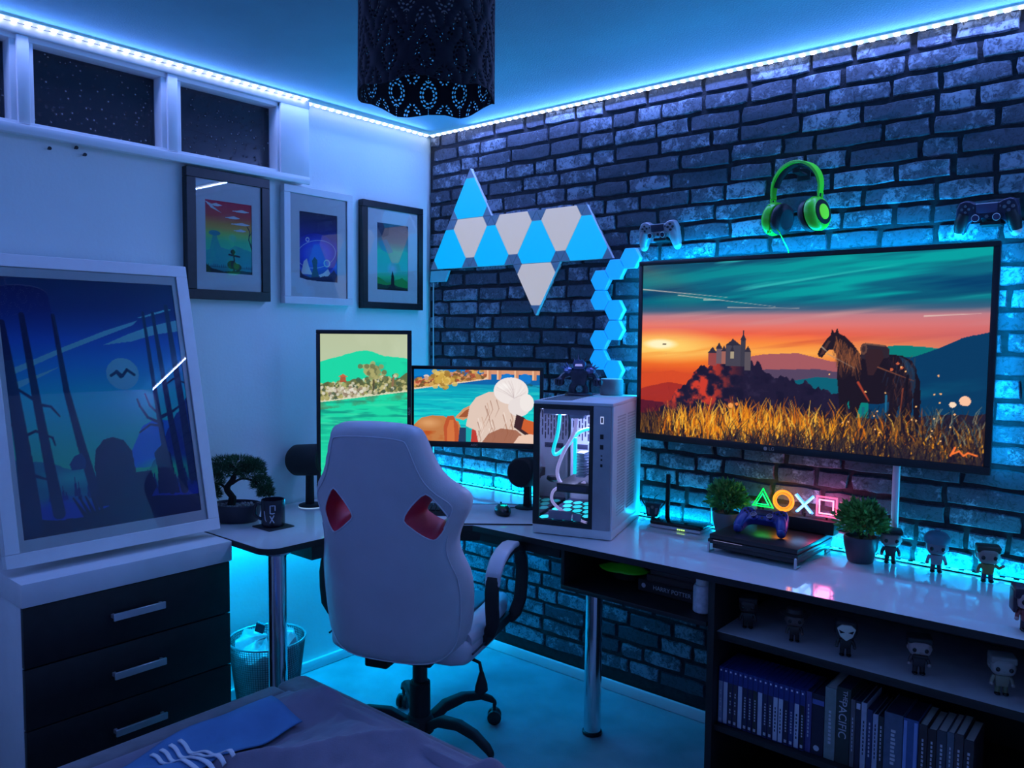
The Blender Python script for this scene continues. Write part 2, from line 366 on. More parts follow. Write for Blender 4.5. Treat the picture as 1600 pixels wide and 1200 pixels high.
while z > .05:
    x = -rb.uniform(0, .2)
    while x < RX:
        l = rb.choice(LENS)
        a, b_ = max(x, .004), min(x+l, RX-.004)
        if b_-a > .03: bricks.append(((a+b_)/2, z, b_-a, l))
        x += l+.0095
    z -= ROWH; row += 1
# the 300 that show largest are parts, the rest one joined part
def shown(q):
    x, z, l, _ = q
    v = Vector((x, 0, z))-cam.location; d = v.dot(fw); X = 800+1240*v.dot(rt)/d; Y = 600-1240*v.dot(up)/d
    if X > 1625 or Y < -10 or Y > 1130: return 0
    if 1.26 < x < 2.38 and 1.16 < z < 1.72: return 0
    if 1.08 < x < 1.26 and .80 < z < 1.22: return 0
    if .02 < x < 1.0 and 1.78 < z < 1.97: return 0
    if x > 1.76 and z < .75: return 0
    if .2 < x < .9 and .95 < z < 1.25: return 0
    if x < .75 and z < .9: return 0
    if 1.62 < x < 1.98 and z < .80 and z > .72: return 0
    if 1.22 < x and .55 < z < .76: return 0
    return l*(abs(v.y)/d)/d/d
order = sorted(bricks, key=shown, reverse=True); k_vis = sum(1 for q in bricks if shown(q) > 0)
rest = MB()
for i, (x, z, l, l0) in enumerate(order):
    me = rb.choice(BM[l0])
    if i < 300:
        o = bpy.data.objects.new('brick', me); COL.objects.link(o); o.parent = wb
        o.location = (x, 0, z+rb.uniform(-.0028, .0028)); o.rotation_euler = (0, rb.uniform(-.013, .013), 0); o.scale = (l/l0, 1, rb.choice((1, 1, .97))); 
    else:
        vs = [(v.co.x*l/l0+x, v.co.y, v.co.z+z) for v in me.vertices]
        rest.add(vs, [tuple(p.vertices) for p in me.polygons])
tag(rest.build('further_bricks', M_brick, wb, ang=50), kind='stuff')
# baseboards
def base(name, x0, x1, y0, y1):
    b = MB().bb(x0, x1, y0, y1, 0, .045); tag(b.build(name, M_trim, bevel=.006), 'low white skirting board', None, None, 'structure')
base('baseboard_left', .0005, .016, -2.9, -.0165); base('baseboard_back', .0005, 2.96, -.0245, -.0095)

# LED tapes along the ceiling edge
M_led = mat('lit_led', (.9, .9, .9), .4, emit=(.85, .88, 1.0), estr=8)
M_ledc = mat('lit_cyan_led', (.6, .9, .9), .4, emit=(.01, .66, 1.0), estr=1.6)
M_sleeve = mat('glowing_tape_sleeve', (.6, .65, .8), .4, emit=(.50, .60, 1.0), estr=.9); M_sleevec = mat('glowing_cyan_sleeve', (.3, .7, .8), .4, emit=(.0, .62, .95), estr=1.3)
def tape(name, label, p0, p1, nrm, n, m, w_=.015, tw=.017, mt_=M_sleeve):
    p0, p1, nrm = Vector(p0), Vector(p1), Vector(nrm).normalized()
    t = thing(name, label, 'led strip', (p0+p1)/2); c = (p0+p1)/2; d = (p1-p0); L_ = d.length; d = d.normalized(); s = d.cross(nrm)
    R = Matrix((d, s, nrm)).transposed()
    MB().box((0, 0, 0), (L_, tw, .002), R).build('tape', mt_ or M_cable, t, smooth=False)
    b = MB()
    for i in range(n):
        b.box(d*(-L_/2+(i+.5)*L_/n)+nrm*.0025, (w_, w_*.8, .003), R)
    tag(b.build('led_chips', m, t, smooth=False), kind='stuff'); return t
tape('led_strip', 'glowing white LED strip under the ceiling above the high windows', (.056, -2.6, 2.393), (.056, -.74, 2.393), (.35, 0, -1), 50, M_led)
tape('led_strip', 'glowing white LED strip above the white wall between windows and corner', (.018, -.725, 2.393), (.018, -.03, 2.393), (.5, 0, -1), 19, M_led)
tape('led_strip', 'glowing white LED strip under the ceiling along the brick wall', (.02, -.022, 2.393), (2.95, -.022, 2.393), (0, -.4, -1), 80, M_led)
tape('led_strip', 'short cyan LED strip on the desk beside the white wall, behind the portrait monitor', (.0065, -.50, .7495), (.0065, -.04, .7495), (0.1, 0, 1), 13, M_ledc, .020, .009, M_sleevec)
tape('led_strip', 'cyan LED strip along the desk edge at the foot of the brick wall', (.05, -.0165, .7495), (2.9, -.0165, .7495), (0, -.1, 1), 80, M_ledc, .020, .009, M_sleevec)
# ------------------------------------------------------------------ pictures on the left wall
M_print = colmat('printed_paper', rough=.6)
M_bframe = mat('black_frame_wood', (.014, .013, .015), .4, vary=.3, scale=40)
M_wframe = mat('white_frame_wood', (.74, .74, .75), .45, vary=.03)
def frame(name, label, group, loc, rot, w, h, d, bw, m, cv, pw, ph, poff=0.0, deep=.009, gain=1.7):
    """frame in the XZ plane facing -Y; parts frame, mat_board, print, glass_pane"""
    t = thing(name, label, 'picture', loc, group=group, rot=rot)
    b = MB()
    b.bb(-w/2, w/2, -d, 0, h/2-bw, h/2); b.bb(-w/2, w/2, -d, 0, -h/2, -h/2+bw)
    b.bb(-w/2, -w/2+bw, -d, 0, -h/2+bw, h/2-bw); b.bb(w/2-bw, w/2, -d, 0, -h/2+bw, h/2-bw)
    b.build('frame', m, t, bevel=.0015, seg=1)
    mb = MB(); iw, ih = w/2-bw, h/2-bw; y0, y1 = -d+deep, -d+deep+.002
    mb.bb(-iw, -pw/2, y0, y1, -ih, ih); mb.bb(pw/2, iw, y0, y1, -ih, ih); mb.bb(-pw/2, pw/2, y0, y1, ph/2+poff, ih); mb.bb(-pw/2, pw/2, y0, y1, -ih, -ph/2+poff)
    mb.build('mat_board', M_paper, t, smooth=False)
    p = cv.obj('print', pw+.004, ph+.004, y1+.001, M_print, t, gain); p.location = (0, 0, poff)
    MB().bb(-iw, iw, -d+deep-.005, -d+deep-.003, -ih, ih).build('glass_pane', G_pane, t, smooth=False)
    MB().bb(-iw, iw, -.006, -.001, -ih, ih).build('backing', M_dark, t, smooth=False)
    return t
LW = (0, 0, PI/2)
# 1: red sky over a teal valley
c = Cv(130, 190)
c.vgrad({0: (10, 20, 40), .12: (30, 200, 160), .3: (50, 225, 150), .45: (70, 210, 130), .56: (150, 190, 90), .68: (225, 140, 60), .8: (235, 70, 60), 1: (190, 30, 60)})
c.ell((.58, .5), .10, .07, (90, 240, 150), .7, .5)
c.ridge([(0, .30), (.1, .33), (.17, .54), (.23, .56), (.28, .44), (.33, .36), (.5, .34), (.62, .40), (.8, .37), (1, .33)], (35, 140, 150), .7, .03, 12, 3)
c.ell((.2, .55), .12, .035, (35, 130, 145), .9)
for u, v, l in ((.05, .93, .32), (.55, .88, .4), (.40, .78, .35), (.52, .70, .45), (.58, .61, .3)):
    c.poly([(u, v), (u+l*.3, v+.012), (u+l*.6, v+.03), (u+l, v+.006), (u+l*.7, v-.012), (u+l*.3, v-.008)], (240, 240, 245), .95)
c.poly([(.02, .97), (.12, .95), (.2, .90), (.36, .83), (.25, .86), (.13, .89)], (240, 240, 245))
rp = random.Random(2)
for i in range(26):
    u = i/26+.01; h = rp.uniform(.03, .07); c.poly([(u, .08), (u+.018, .08+h), (u+.036, .08)], (20, 90, 100))
c.ridge([(0, .13), (.15, .06), (.4, .03), (.6, .05), (.8, .06), (1, .04)], (8, 14, 26), 1, .02, 9, 5)
c.path([(1.0, .35), (.93, .5), (.95, .62), (.9, .68)], .006, (12, 20, 35)); c.path([(.95, .56), (1, .62)], .004, (12, 20, 35)); c.path([(.94, .48), (1, .40)], .004, (12, 20, 35))
# a bent old signpost and bush in front of the light
c.path([(.60, .05), (.61, .2), (.58, .34)], .012, (10, 16, 28), 1, .008); c.path([(.5, .27), (.72, .25)], .012, (10, 16, 28)); c.ell((.56, .13), .10, .06, (10, 16, 28)); c.ell((.68, .10), .08, .05, (10, 16, 28)); c.ell((.58, .31), .05, .035, (10, 16, 28))
frame('picture_frame', 'black framed small print with red sky over teal valley, nearest the window', 'small framed prints on the white wall', (0.001, -1.079, 1.813), LW, .344, .478, .032, .036, M_bframe, c, .192, .268, -.004)
# 2: blue planet
c = Cv(130, 190)
c.vgrad({0: (20, 35, 110), .25: (60, 90, 200), .45: (40, 60, 210), .62: (25, 30, 130), 1: (12, 10, 45)})
c.ell((.45, .40), .55, .30, (20, 30, 150), .9); c.ell((.45, .40), .50, .27, (70, 110, 235), .8, .6)
t_ = np.linspace(0, 6.28, 60)
c.path([(.45+.50*math.cos(a), .40+.2*math.sin(a)+.05*math.cos(a)) for a in t_], .004, (190, 200, 250), .9)
c.ell((.22, .60), .05, .033, (200, 215, 255)); c.ell((.22, .60), .032, .02, (40, 60, 190)); c.ell((.72, .28), .09, .058, (150, 190, 255)); c.ell((.72, .28), .06, .038, (60, 120, 240))
c.poly([(.05, .1), (.12, .28), (.2, .33), (.26, .2), (.34, .1)], (220, 225, 245)); c.poly([(.5, .1), (.62, .13), (.75, .2), (.82, .12), (.98, .12), (.9, .05), (.6, .03)], (190, 205, 240))
c.ridge([(0, .20), (.08, .1), (.3, .05), (.45, .04), (.6, .09), (.75, .1), (.9, .19), (1, .12)], (14, 18, 60), .95, .05, 14, 8)
c.poly([(.30, .03), (.36, .2), (.33, .3), (.40, .36), (.47, .31), (.46, .2), (.52, .05)], (16, 22, 66))
c.poly([(0, 0), (0, .05), (.2, .02), (.7, .0)], (200, 215, 245))
frame('picture_frame', 'white framed small print with dark blue planet, middle of the three small pictures', 'small framed prints on the white wall', (0.001, -.6695, 1.809), LW, .345, .478, .032, .030, M_wframe, c, .190, .282, .0)
# 3: green hills under a dark sky
c = Cv(130, 190)
c.vgrad({0: (10, 25, 30), .12: (20, 150, 90), .28: (60, 250, 160), .42: (40, 240, 150), .58: (40, 200, 140), .72: (110, 110, 105), .86: (95, 80, 90), 1: (40, 45, 70)})
c.poly([(.0, 1), (.42, 1), (.36, .82), (.2, .78), (.05, .9)], (25, 35, 60), .9); c.poly([(.05, .72), (.32, .76), (.52, .58), (.38, .55), (.15, .6)], (45, 130, 160), .5)
c.ridge([(0, .20), (.15, .17), (.35, .11), (.6, .16), (.8, .2), (1, .14)], (20, 150, 60), 1, .02, 10, 4)
c.ridge([(0, .1), (.3, .08), (.5, .10), (.7, .06), (1, .05)], (10, 60, 40), 1, .02, 8, 6)
c.ridge([(0, .02), (.35, .03), (.5, .12), (.62, .04), (1, .02)], (6, 10, 16))
c.ell((.5, .33), .2, .12, (200, 255, 230), .5, .8); c.poly([(.45, .08), (.46, .22), (.5, .30), (.55, .21), (.56, .08)], (8, 14, 20))
frame('picture_frame', 'black framed small print with green hills, next to the brick wall corner', 'small framed prints on the white wall', (0.001, -.2605, 1.802), LW, .364, .478, .032, .030, M_bframe, c, .186, .300, -.002)

# large print leaning on the chest of drawers
c = Cv(240, 350)
c.vgrad({0: (10, 14, 50), .06: (25, 35, 160), .1: (45, 100, 230), .15: (30, 200, 120), .24: (40, 245, 130), .4: (20, 232, 160), .55: (18, 165, 190), .75: (22, 85, 165), .88: (16, 35, 100), 1: (12, 24, 75)})
for pts in ([(0, .63), (.3, .72), (.55, .79), (.75, .835), (.72, .815), (.5, .755), (.3, .70), (.0, .605)], [(0, .58), (.12, .605), (.28, .645), (.2, .615), (.1, .58), (0, .545)], [(.53, .73), (.68, .775), (.82, .81), (1, .84), (1, .79), (.85, .775), (.7, .745)], [(.74, .845), (.95, .89), (.97, .885), (.8, .85)]):
    c.poly(pts, (110, 240, 190), .95)
c.ell((.623, .609), .095, .066, (110, 245, 190))
c.path([(.555, .603), (.59, .618), (.62, .600), (.65, .625), (.69, .603)], .006, (15, 35, 70)); c.path([(.59, .618), (.61, .598)], .008, (15, 35, 70))
c.poly([(.56, .22), (.63, .3), (.70, .385), (.78, .41), (.88, .40), (.93, .33), (.98, .2)], (25, 90, 190), .9)
c.ridge([(0, .30), (.1, .29), (.25, .25), (.4, .22), (.6, .16), (1, .14)], (15, 85, 120), .85, .02, 12, 3)
c.ridge([(.6, 0), (.66, .16), (.78, .26), (.85, .36), (.92, .43), (1, .50)], (18, 40, 110), .92, .05, 18, 9)
c.ell((.82, .19), .26, .07, (40, 215, 120), .75, .7); c.ell((.3, .21), .25, .05, (40, 200, 160), .5, .8)
rp = random.Random(4)
for i in range(34):
    u = rp.uniform(0, 1); h = rp.uniform(.03, .08); b_ = .12+.02*rp.random(); c.poly([(u-.012, b_), (u, b_+h), (u+.012, b_)], (14, 40, 90))
c.ridge([(0, .17), (.12, .14), (.2, .16), (.35, .13), (.5, .135), (.7, .12), (1, .13)], (20, 40, 150), .7, .03, 10, 5, .04)
c.ridge([(0, .09), (.15, .06), (.3, .055), (.5, .085), (.7, .09), (1, .075)], (12, 20, 62), 1, .02, 8, 6)
def trunk(p, w0, w1): c.path(p, w0, (13, 26, 70), 1, w1)
trunk([(.055, .04), (.05, .3), (.03, .6), (.015, .82)], .036, .010); trunk([(.19, .08), (.165, .3), (.14, .55), (.115, .85)], .022, .010); trunk([(.40, .10), (.345, .33), (.30, .55), (.275, .85)], .020, .007)
trunk([(.83, .1), (.81, .4), (.80, .62), (.79, .87)], .013, .006); trunk([(.91, .1), (.88, .4), (.865, .62), (.85, .87)], .016, .007); trunk([(.975, .15), (.96, .5), (.95, .7), (.94, .9)], .018, .009)
for p, w_ in (([(.05, .42), (.0, .43), (-.02, .45)], .008), ([(.05, .38), (.12, .40), (.2, .37), (.21, .34)], .006), ([(.13, .52), (.06, .56), (.0, .54)], .006), ([(.15, .5), (.21, .49), (.25, .45)], .006), ([(.07, .24), (.16, .21)], .008), ([(.82, .39), (.74, .42), (.70, .47), (.69, .5)], .007), ([(.82, .38), (.75, .39), (.68, .36)], .006), ([(.81, .43), (.76, .47), (.74, .52)], .005), ([(.83, .42), (.9, .44), (.97, .47)], .008), ([(.86, .55), (.93, .58), (1, .56)], .004)):
    c.path(p, w_, (13, 26, 70), 1, .003)
# dark boulders and a thorn bush stand where the light is lowest
c.poly([(.415, .08), (.40, .24), (.42, .31), (.47, .345), (.52, .352), (.58, .335), (.62, .29), (.63, .2), (.72, .2), (.74, .13), (.70, .09)], (12, 20, 62))
c.poly([(.745, .1), (.76, .2), (.75, .27), (.80, .30), (.85, .26), (.86, .18), (.88, .09)], (12, 22, 66))
c.poly([(.27, .26), (.30, .29), (.34, .3), (.36, .27), (.35, .235), (.28, .235)], (14, 50, 95))
for i in range(5): c.path([(.30+.12*i/5+.02, .06), (.27+.16*i/5, .13)], .008, (12, 18, 58), 1, .003)
frame('poster_frame', 'large white framed poster of night forest leaning on the drawers', None, (.1465, -1.6075, 1.2205), (-.2298, 0, PI/2), .660, .940, .030, .040, M_wframe, c, .548, .796, .003, gain=2.1)

# wall plugs
for y, z in ((-1.696, 2.033), (-1.615, 2.05), (-1.589, 2.032)):
    t = MB().cyl((-.004, 0, 0), (.012, 0, .001), .0028, n=8).cyl((.012, 0, .001), (.015, 0, .001), .006, n=8).build('wall_screw', M_black); t.location = (0, y, z)
    tag(t, {-1.696: 'leftmost tiny dark screw in the white wall below the window', -1.615: 'highest tiny dark screw in the white wall, the middle one', -1.589: 'rightmost tiny dark screw in the white wall below the window'}[y], 'screw', 'screws left in the white wall')

# ------------------------------------------------------------------ chest of drawers
CT = .744
ch = thing('chest_of_drawers', 'white topped chest with three black drawers beside the bed', 'drawers', (.19, -1.61, 0))
def cb(name, x0, x1, y0, y1, z0, z1, m, parent=ch, bevel=.002): return MB().bb(x0-.19, x1-.19, y0+1.61, y1+1.61, z0, z1).build(name, m, parent, bevel=bevel)
M_cw = mat('chest_white_foil', (.72, .72, .74), .4, vary=.03)
cb('top', .002, .372, -1.930, -1.288, .676, CT, M_cw)
cb('side_panel', .004, .345, -1.926, -1.908, .0, .675, M_cw); cb('side_panel', .004, .345, -1.310, -1.292, .0, .675, M_cw)
cb('back_panel', .004, .010, -1.907, -1.311, .0, .675, M_cw); cb('plinth', .300, .344, -1.907, -1.311, .0, .130, M_dark)
for z0, z1, zh in ((.498, .672, .590), (.318, .494, .408), (.138, .314, .230)):
    d = cb('drawer', .346, .364, -1.925, -1.293, z0, z1, M_dark, bevel=.0015)
    h = MB().bb(.386-.19, .393-.19, -1.690+1.61, -1.530+1.61, zh-.011, zh+.011)
    h.bb(.364-.19, .387-.19, -1.688+1.61, -1.678+1.61, zh-.006, zh+.006); h.bb(.364-.19, .387-.19, -1.542+1.61, -1.532+1.61, zh-.006, zh+.006)
    h.build('handle', mat('brushed_steel', (.66, .66, .69), .35, metal=.7), d, bevel=.001, seg=1)

# ------------------------------------------------------------------ desk
DZ = .745
dk = thing('corner_desk', 'long white glossy corner desk with black edges and chrome legs', 'desk', (.6, -.5, 0))
def arc(cx, cy, r, a0, a1, n=6): return [(cx+r*math.cos(math.radians(a0+(a1-a0)*i/n)), cy+r*math.sin(math.radians(a0+(a1-a0)*i/n))) for i in range(n+1)]
outl = [(.012, -.013), (.012, -1.284)]+arc(.515, -1.224, .060, -90, 0)+[(.578, -.80)]+[(.83, -.580), (1.2, -.568), (2.72, -.522), (2.72, -.026), (.1, -.026)]
sh = lambda ps: [(x-.6, y+.5) for x, y in ps]
def inset(ps, d):
    cx = [Vector(p) for p in ps]; out = []; n = len(cx)
    for i in range(n):
        a, b_, c_ = cx[i-1], cx[i], cx[(i+1) % n]; e1 = (b_-a).normalized(); e2 = (c_-b_).normalized()
        n1 = Vector((-e1.y, e1.x)); n2 = Vector((-e2.y, e2.x)); m_ = (n1+n2); m_ = m_/max(.3, m_.dot(n1)) if m_.length > 1e-6 else n1
        out.append(tuple(b_+m_*d))
    return out
MB().prism(sh(inset(outl, .0025)), DZ-.018, DZ).build('worktop', M_lam, dk, bevel=.0012, seg=1)
eb = MB(); o1, o2 = sh(outl), sh(inset(outl, .0023)); n = len(o1)
vs = [(x, y, DZ-.021) for x, y in o1]+[(x, y, DZ-.0005) for x, y in o1]+[(x, y, DZ-.0005) for x, y in o2]+[(x, y, DZ-.021) for x, y in o2]
eb.add(vs, [(i+n*k, (i+1) % n+n*k, (i+1) % n+n*((k+1) % 4), i+n*((k+1) % 4)) for i in range(n) for k in range(4)])
eb.build('edge_band', M_black, dk, ang=30)
def dkb(name, x0, x1, y0, y1, z0, z1, m=M_dark): return MB().bb(x0-.6, x1-.6, y0+.5, y1+.5, z0, z1).build(name, m, dk, bevel=.002)
dkb('apron', .06, .562, -1.10, -.30, .672, .7235)
MB().prism(sh([(.60, -.755), (.84, -.548), (1.2, -.536), (1.2, -.50), (.855, -.515), (.62, -.715)]), .682, .7235).build('apron', M_dark, dk, bevel=.002)
for x, y in ((.513, -1.205), (1.228, -.36), (.06, -.06)):
    ztop = .5745 if x > 1 else .7235
    l = MB().cyl((x-.6, y+.5, .012), (x-.6, y+.5, ztop), .031, n=32).build('leg', M_chrome, dk)
    MB().lathe([(.034, .0005), (.036, .004), (.036, .012), (.031, .016)], 24, (x-.6, y+.5, 0)).build('foot', M_black, l)
    MB().lathe([(.045, ztop-.012), (.048, ztop-.008), (.048, ztop), (.031, ztop)], 24, (x-.6, y+.5, 0)).build('collar', M_chrome, l)

# open shelf box under the desk and bookcase
cu = thing('under_desk_shelf', 'dark open shelf box hanging below the desk left of bookcase', 'shelf', (1.48, -.3, .65))
def cbx(name, t, o, x0, x1, y0, y1, z0, z1, m=M_dark, bevel=.0015): return MB().bb(x0-o[0], x1-o[0], y0-o[1], y1-o[1], z0-o[2], z1-o[2]).build(name, m, t, bevel=bevel)
O1 = (1.48, -.3, .65)
cbx('base_board', cu, O1, 1.205, 1.752, -.535, -.06, .577, .592); cbx('side_board', cu, O1, 1.205, 1.220, -.535, -.06, .592, .7235)
cbx('back_board', cu, O1, 1.220, 1.752, -.075, -.06, .592, .7235)
bc = thing('bookcase', 'dark bookcase under the desk with white top shelf', 'bookcase', (2.19, -.3, 0)); O2 = (2.19, -.3, 0)
cbx('side_panel', bc, O2, 1.754, 1.776, -.530, -.06, .0, .7235); cbx('side_panel', bc, O2, 2.640, 2.660, -.512, -.06, .0, .7235)
s1 = cbx('shelf', bc, O2, 1.776, 2.640, -.512, -.075, .545, .566, mat('shaded_white_shelf', (.42, .42, .45), .3)); cbx('shelf_edge', s1, O2, 1.776, 2.640, -.516, -.5122, .543, .5655)  # white shelf; the shade under the desk is put into its grey
cbx('shelf', bc, O2, 1.776, 2.640, -.516, -.075, .258, .276); cbx('base_board', bc, O2, 1.776, 2.640, -.516, -.075, .03, .05)
cbx('back_board', bc, O2, 1.776, 2.640, -.075, -.06, .0, .7235)
# ------------------------------------------------------------------ television
M_screen = colmat('screen_picture', emission=1.0, rough=.25)
M_logo = mat('grey_logo_print', (.22, .22, .24), .5, emit=(.3, .3, .32), estr=.08)
c = Cv(520, 288); U, V = c.U, c.V
tilt = V+.035*U
c.vgrad({0: (70, 25, 45), .2: (95, 30, 45), .30: (150, 45, 35), .38: (225, 85, 35), .44: (245, 120, 40), .50: (252, 170, 75), .55: (250, 140, 60), .60: (240, 100, 70), .65: (225, 120, 115), .70: (190, 125, 135), .73: (60, 95, 125), .78: (10, 85, 115), .9: (12, 105, 130), 1: (15, 75, 105)})
# wind-blown sky
st = fbm(U*2.2+V*1.0, (V-.16*U)*17, 31, 4); st2 = fbm(U*3+V*2, (V-.22*U)*30, 47, 3)
c.put(np.clip((st-.47)*5, 0, 1)*np.clip((V-.74)/.06, 0, 1)*np.clip(.35+U*1.0, 0, 1), (6, 160, 160))
c.put(np.clip((.42-st)*6, 0, 1)*np.clip((V-.74)/.06, 0, 1), (5, 62, 105))
c.put(np.clip((st2-.62)*9, 0, 1)*np.clip((V-.76)/.05, 0, 1)*.65, (60, 205, 195))
c.put(np.clip((.16-np.abs(V-.99+.9*U))*4, 0, 1)*np.clip(1-U*4, 0, 1)*.7, (120, 115, 100))
c.put(np.clip((st2-.5)*5, 0, 1)*np.clip(1-np.abs(V-.69)/.06, 0, 1)*.8, (205, 150, 150))
c.put(np.clip((st-.5)*5, 0, 1)*np.clip(1-np.abs(V-.60)/.08, 0, 1)*.7, (250, 130, 80))
c.put(np.clip((.45-st2)*6, 0, 1)*np.clip(1-np.abs(V-.56)/.07, 0, 1)*.6, (205, 75, 55))
c.put(np.clip((U-.55)*1.6, 0, .75)*np.clip((.70-V)/.1, 0, 1)*np.clip((V-.4)/.05, 0, 1), (190, 105, 120))
c.ell((.075, .525), .26, .11, (255, 215, 110), .95, .8); c.ell((.07, .535), .07, .035, (255, 248, 205), .9, .5)
c.put(np.clip((st2-.55)*9, 0, 1)*np.clip(1-np.abs(V-.50)/.06, 0, 1)*(U < .35)*.6, (245, 140, 50))
for p, q, w_ in (((.0, .86), (.3, .80), .003), ((.13, .82), (.45, .745), .002), ((.30, .745), (.52, .735), .002), ((.85, .69), (.98, .70), .003), ((.22, .79), (.29, .785), .003)): c.line(p, q, w_, (235, 215, 200), .8, .0005)
c.ell((.085, .535), .008, .003, (80, 45, 40)); 
# far hills
c.ridge([(0, .36), (.12, .38), (.2, .36)], (215, 75, 35), 1*(U < .3), .02, 9, 2); c.ridge([(0, .27), (.1, .31), (.22, .29), (.3, .25)], (165, 45, 35), 1*(U < .35), .03, 8, 4); c.ridge([(0, .20), (.1, .19), (.3, .17)], (88, 25, 45), 1*(U < .4))
c.ridge([(.3, .45), (.42, .49), (.52, .50), (.62, .46)], (165, 90, 95), 1*(U > .3)*(U < .7)); c.ridge([(.3, .40), (.45, .41), (.58, .42), (.66, .40)], (85, 68, 95), 1*(U > .3)*(U < .75), .01, 12, 3)
c.ridge([(.4, .33), (.5, .35), (.58, .38), (.66, .37), (1, .3)], (12, 95, 115), 1*(U > .4))
c.ridge([(.66, .45), (.73, .535), (.79, .55), (.85, .545), (.92, .53), (1, .5)], (10, 125, 120), 1*(U > .66)); c.ridge([(.72, .42), (.78, .49), (.83, .495), (.88, .53), (.94, .585), (1, .61)], (8, 58, 98), 1*(U > .72), .015, 14, 5)
c.put((U > .76)*(V < .52)*np.clip((fbm(U*5, (V-.3*U)*14, 77)-.5)*4, 0, 1)*np.clip((.47-V)/.1, 0, 1)*.6, (10, 95, 125))
# wooded castle hill
hx = [(.07, .18), (.11, .22), (.16, .31), (.22, .40), (.26, .445), (.31, .47), (.36, .46), (.40, .43), (.44, .39), (.50, .35), (.55, .34), (.60, .30), (.66, .27), (.70, .1)]
h = np.interp(U, [p[0] for p in hx], [p[1] for p in hx])+.05*(fbm(U*42, U*0, 12)-.5)+.03*(vnoise(U*110, U*0, 9)-.5)
m_ = (V < h)*(U > .07)*(U < .72); tex = fbm(U*40, V*26, 21)
c.put(m_*1.0, (32, 26, 52)); c.put(m_*np.clip((tex-.42)*6, 0, 1)*np.clip((.36-U)/.12, 0, 1)*np.clip((V-.12)/.1, 0, 1), (205, 60, 42)); c.put(m_*np.clip((.45-tex)*5, 0, 1)*.6, (20, 18, 42)); c.put(m_*np.clip((tex-.6)*5, 0, 1)*(U > .36)*.5, (60, 50, 80))
for x0, x1, y0, y1, col in ((.24, .268, .42, .49, (150, 70, 70)), (.266, .285, .43, .515, (110, 90, 100)), (.284, .30, .43, .50, (160, 100, 90)), (.298, .345, .42, .535, (70, 66, 80)), (.314, .324, .46, .50, (170, 155, 130)), (.345, .362, .42, .565, (60, 58, 72)), (.36, .378, .40, .50, (90, 82, 90))):
    c.poly([(x0, y0), (x0, y1), (x1, y1), (x1, y0)], col); c.poly([(x0-.002, y1), ((x0+x1)/2, y1+.035), (x1+.002, y1)], (48, 44, 60))
c.poly([(.349, .56), (.3535, .635), (.358, .56)], (48, 44, 60)); c.poly([(.315, .53), (.319, .585), (.323, .53)], (48, 44, 60))
# dark ground behind the grass
c.ridge([(0, .12), (.12, .15), (.3, .17), (.6, .17), (.8, .2), (1, .24)], (40, 28, 45), .9, .03, 16, 8)
# a standing saddled horse with a blanket roll, seen from behind
def hp_(pts, col, al=1.0): c.poly([tuple(p) for p in pts], col, al)
dk_ = (28, 20, 32)
hp_([(.632, .40), (.645, .47), (.68, .50), (.72, .495), (.765, .505), (.80, .50), (.825, .475), (.838, .43), (.838, .37), (.830, .30), (.828, .20), (.826, .08), (.808, .08), (.806, .20), (.797, .26), (.790, .20), (.787, .08), (.770, .08), (.770, .20), (.772, .27), (.74, .255), (.70, .26), (.690, .20), (.688, .08), (.674, .08), (.672, .20), (.666, .27), (.660, .20), (.658, .08), (.643, .08), (.643, .22), (.638, .30)], dk_)
hp_([(.577, .497), (.580, .515), (.590, .545), (.602, .578), (.612, .597), (.614, .628), (.623, .606), (.629, .634), (.634, .606), (.652, .590), (.672, .555), (.692, .505), (.690, .44), (.65, .37), (.632, .38), (.634, .44), (.630, .49), (.620, .522), (.608, .520), (.598, .500), (.590, .480), (.581, .482)], (34, 24, 34))
hp_([(.832, .44), (.846, .38), (.850, .28), (.846, .16), (.838, .12), (.832, .25), (.828, .36)], (24, 18, 30))
hp_([(.695, .48), (.694, .535), (.704, .558), (.730, .553), (.757, .548), (.768, .53), (.768, .49), (.73, .47)], (46, 36, 46)); c.ell((.702, .528), .009, .028, (96, 66, 58)); c.ell((.702, .528), .005, .016, (60, 42, 44)); c.line((.708, .554), (.756, .545), .004, (120, 85, 70), .8); hp_([(.705, .50), (.715, .53), (.75, .525), (.755, .49), (.73, .40), (.715, .40)], (52, 32, 38))
rs = random.Random(8)
hp_([(.583, .49), (.592, .53), (.606, .57), (.612, .565), (.602, .53), (.595, .50)], (86, 54, 48), .8); hp_([(.638, .40), (.640, .46), (.648, .46), (.646, .38)], (80, 48, 42), .7); hp_([(.79, .50), (.815, .475), (.832, .43), (.836, .36), (.83, .30), (.82, .40), (.805, .46)], (30, 60, 90), .7); hp_([(.70, .13), (.703, .24), (.71, .24), (.706, .13)], (30, 90, 120), .7)
for i in range(150):
    x = rs.uniform(.625, .69); y = .60-(x-.62)*1.25-rs.uniform(0, .08); c.line((x, y), (x+rs.uniform(-.012, .012), y-rs.uniform(.03, .09)), .0016, rs.choice(((130, 75, 45), (70, 45, 40), (165, 95, 55))), .8, .0006)
for i in range(90):
    x = rs.uniform(.76, .835); y = rs.uniform(.25, .5); c.line((x, y), (x+rs.uniform(-.01, .01), y-rs.uniform(.02, .06)), .0016, rs.choice(((70, 40, 40), (50, 35, 50), (110, 65, 50), (45, 70, 100))), .6, .0006)
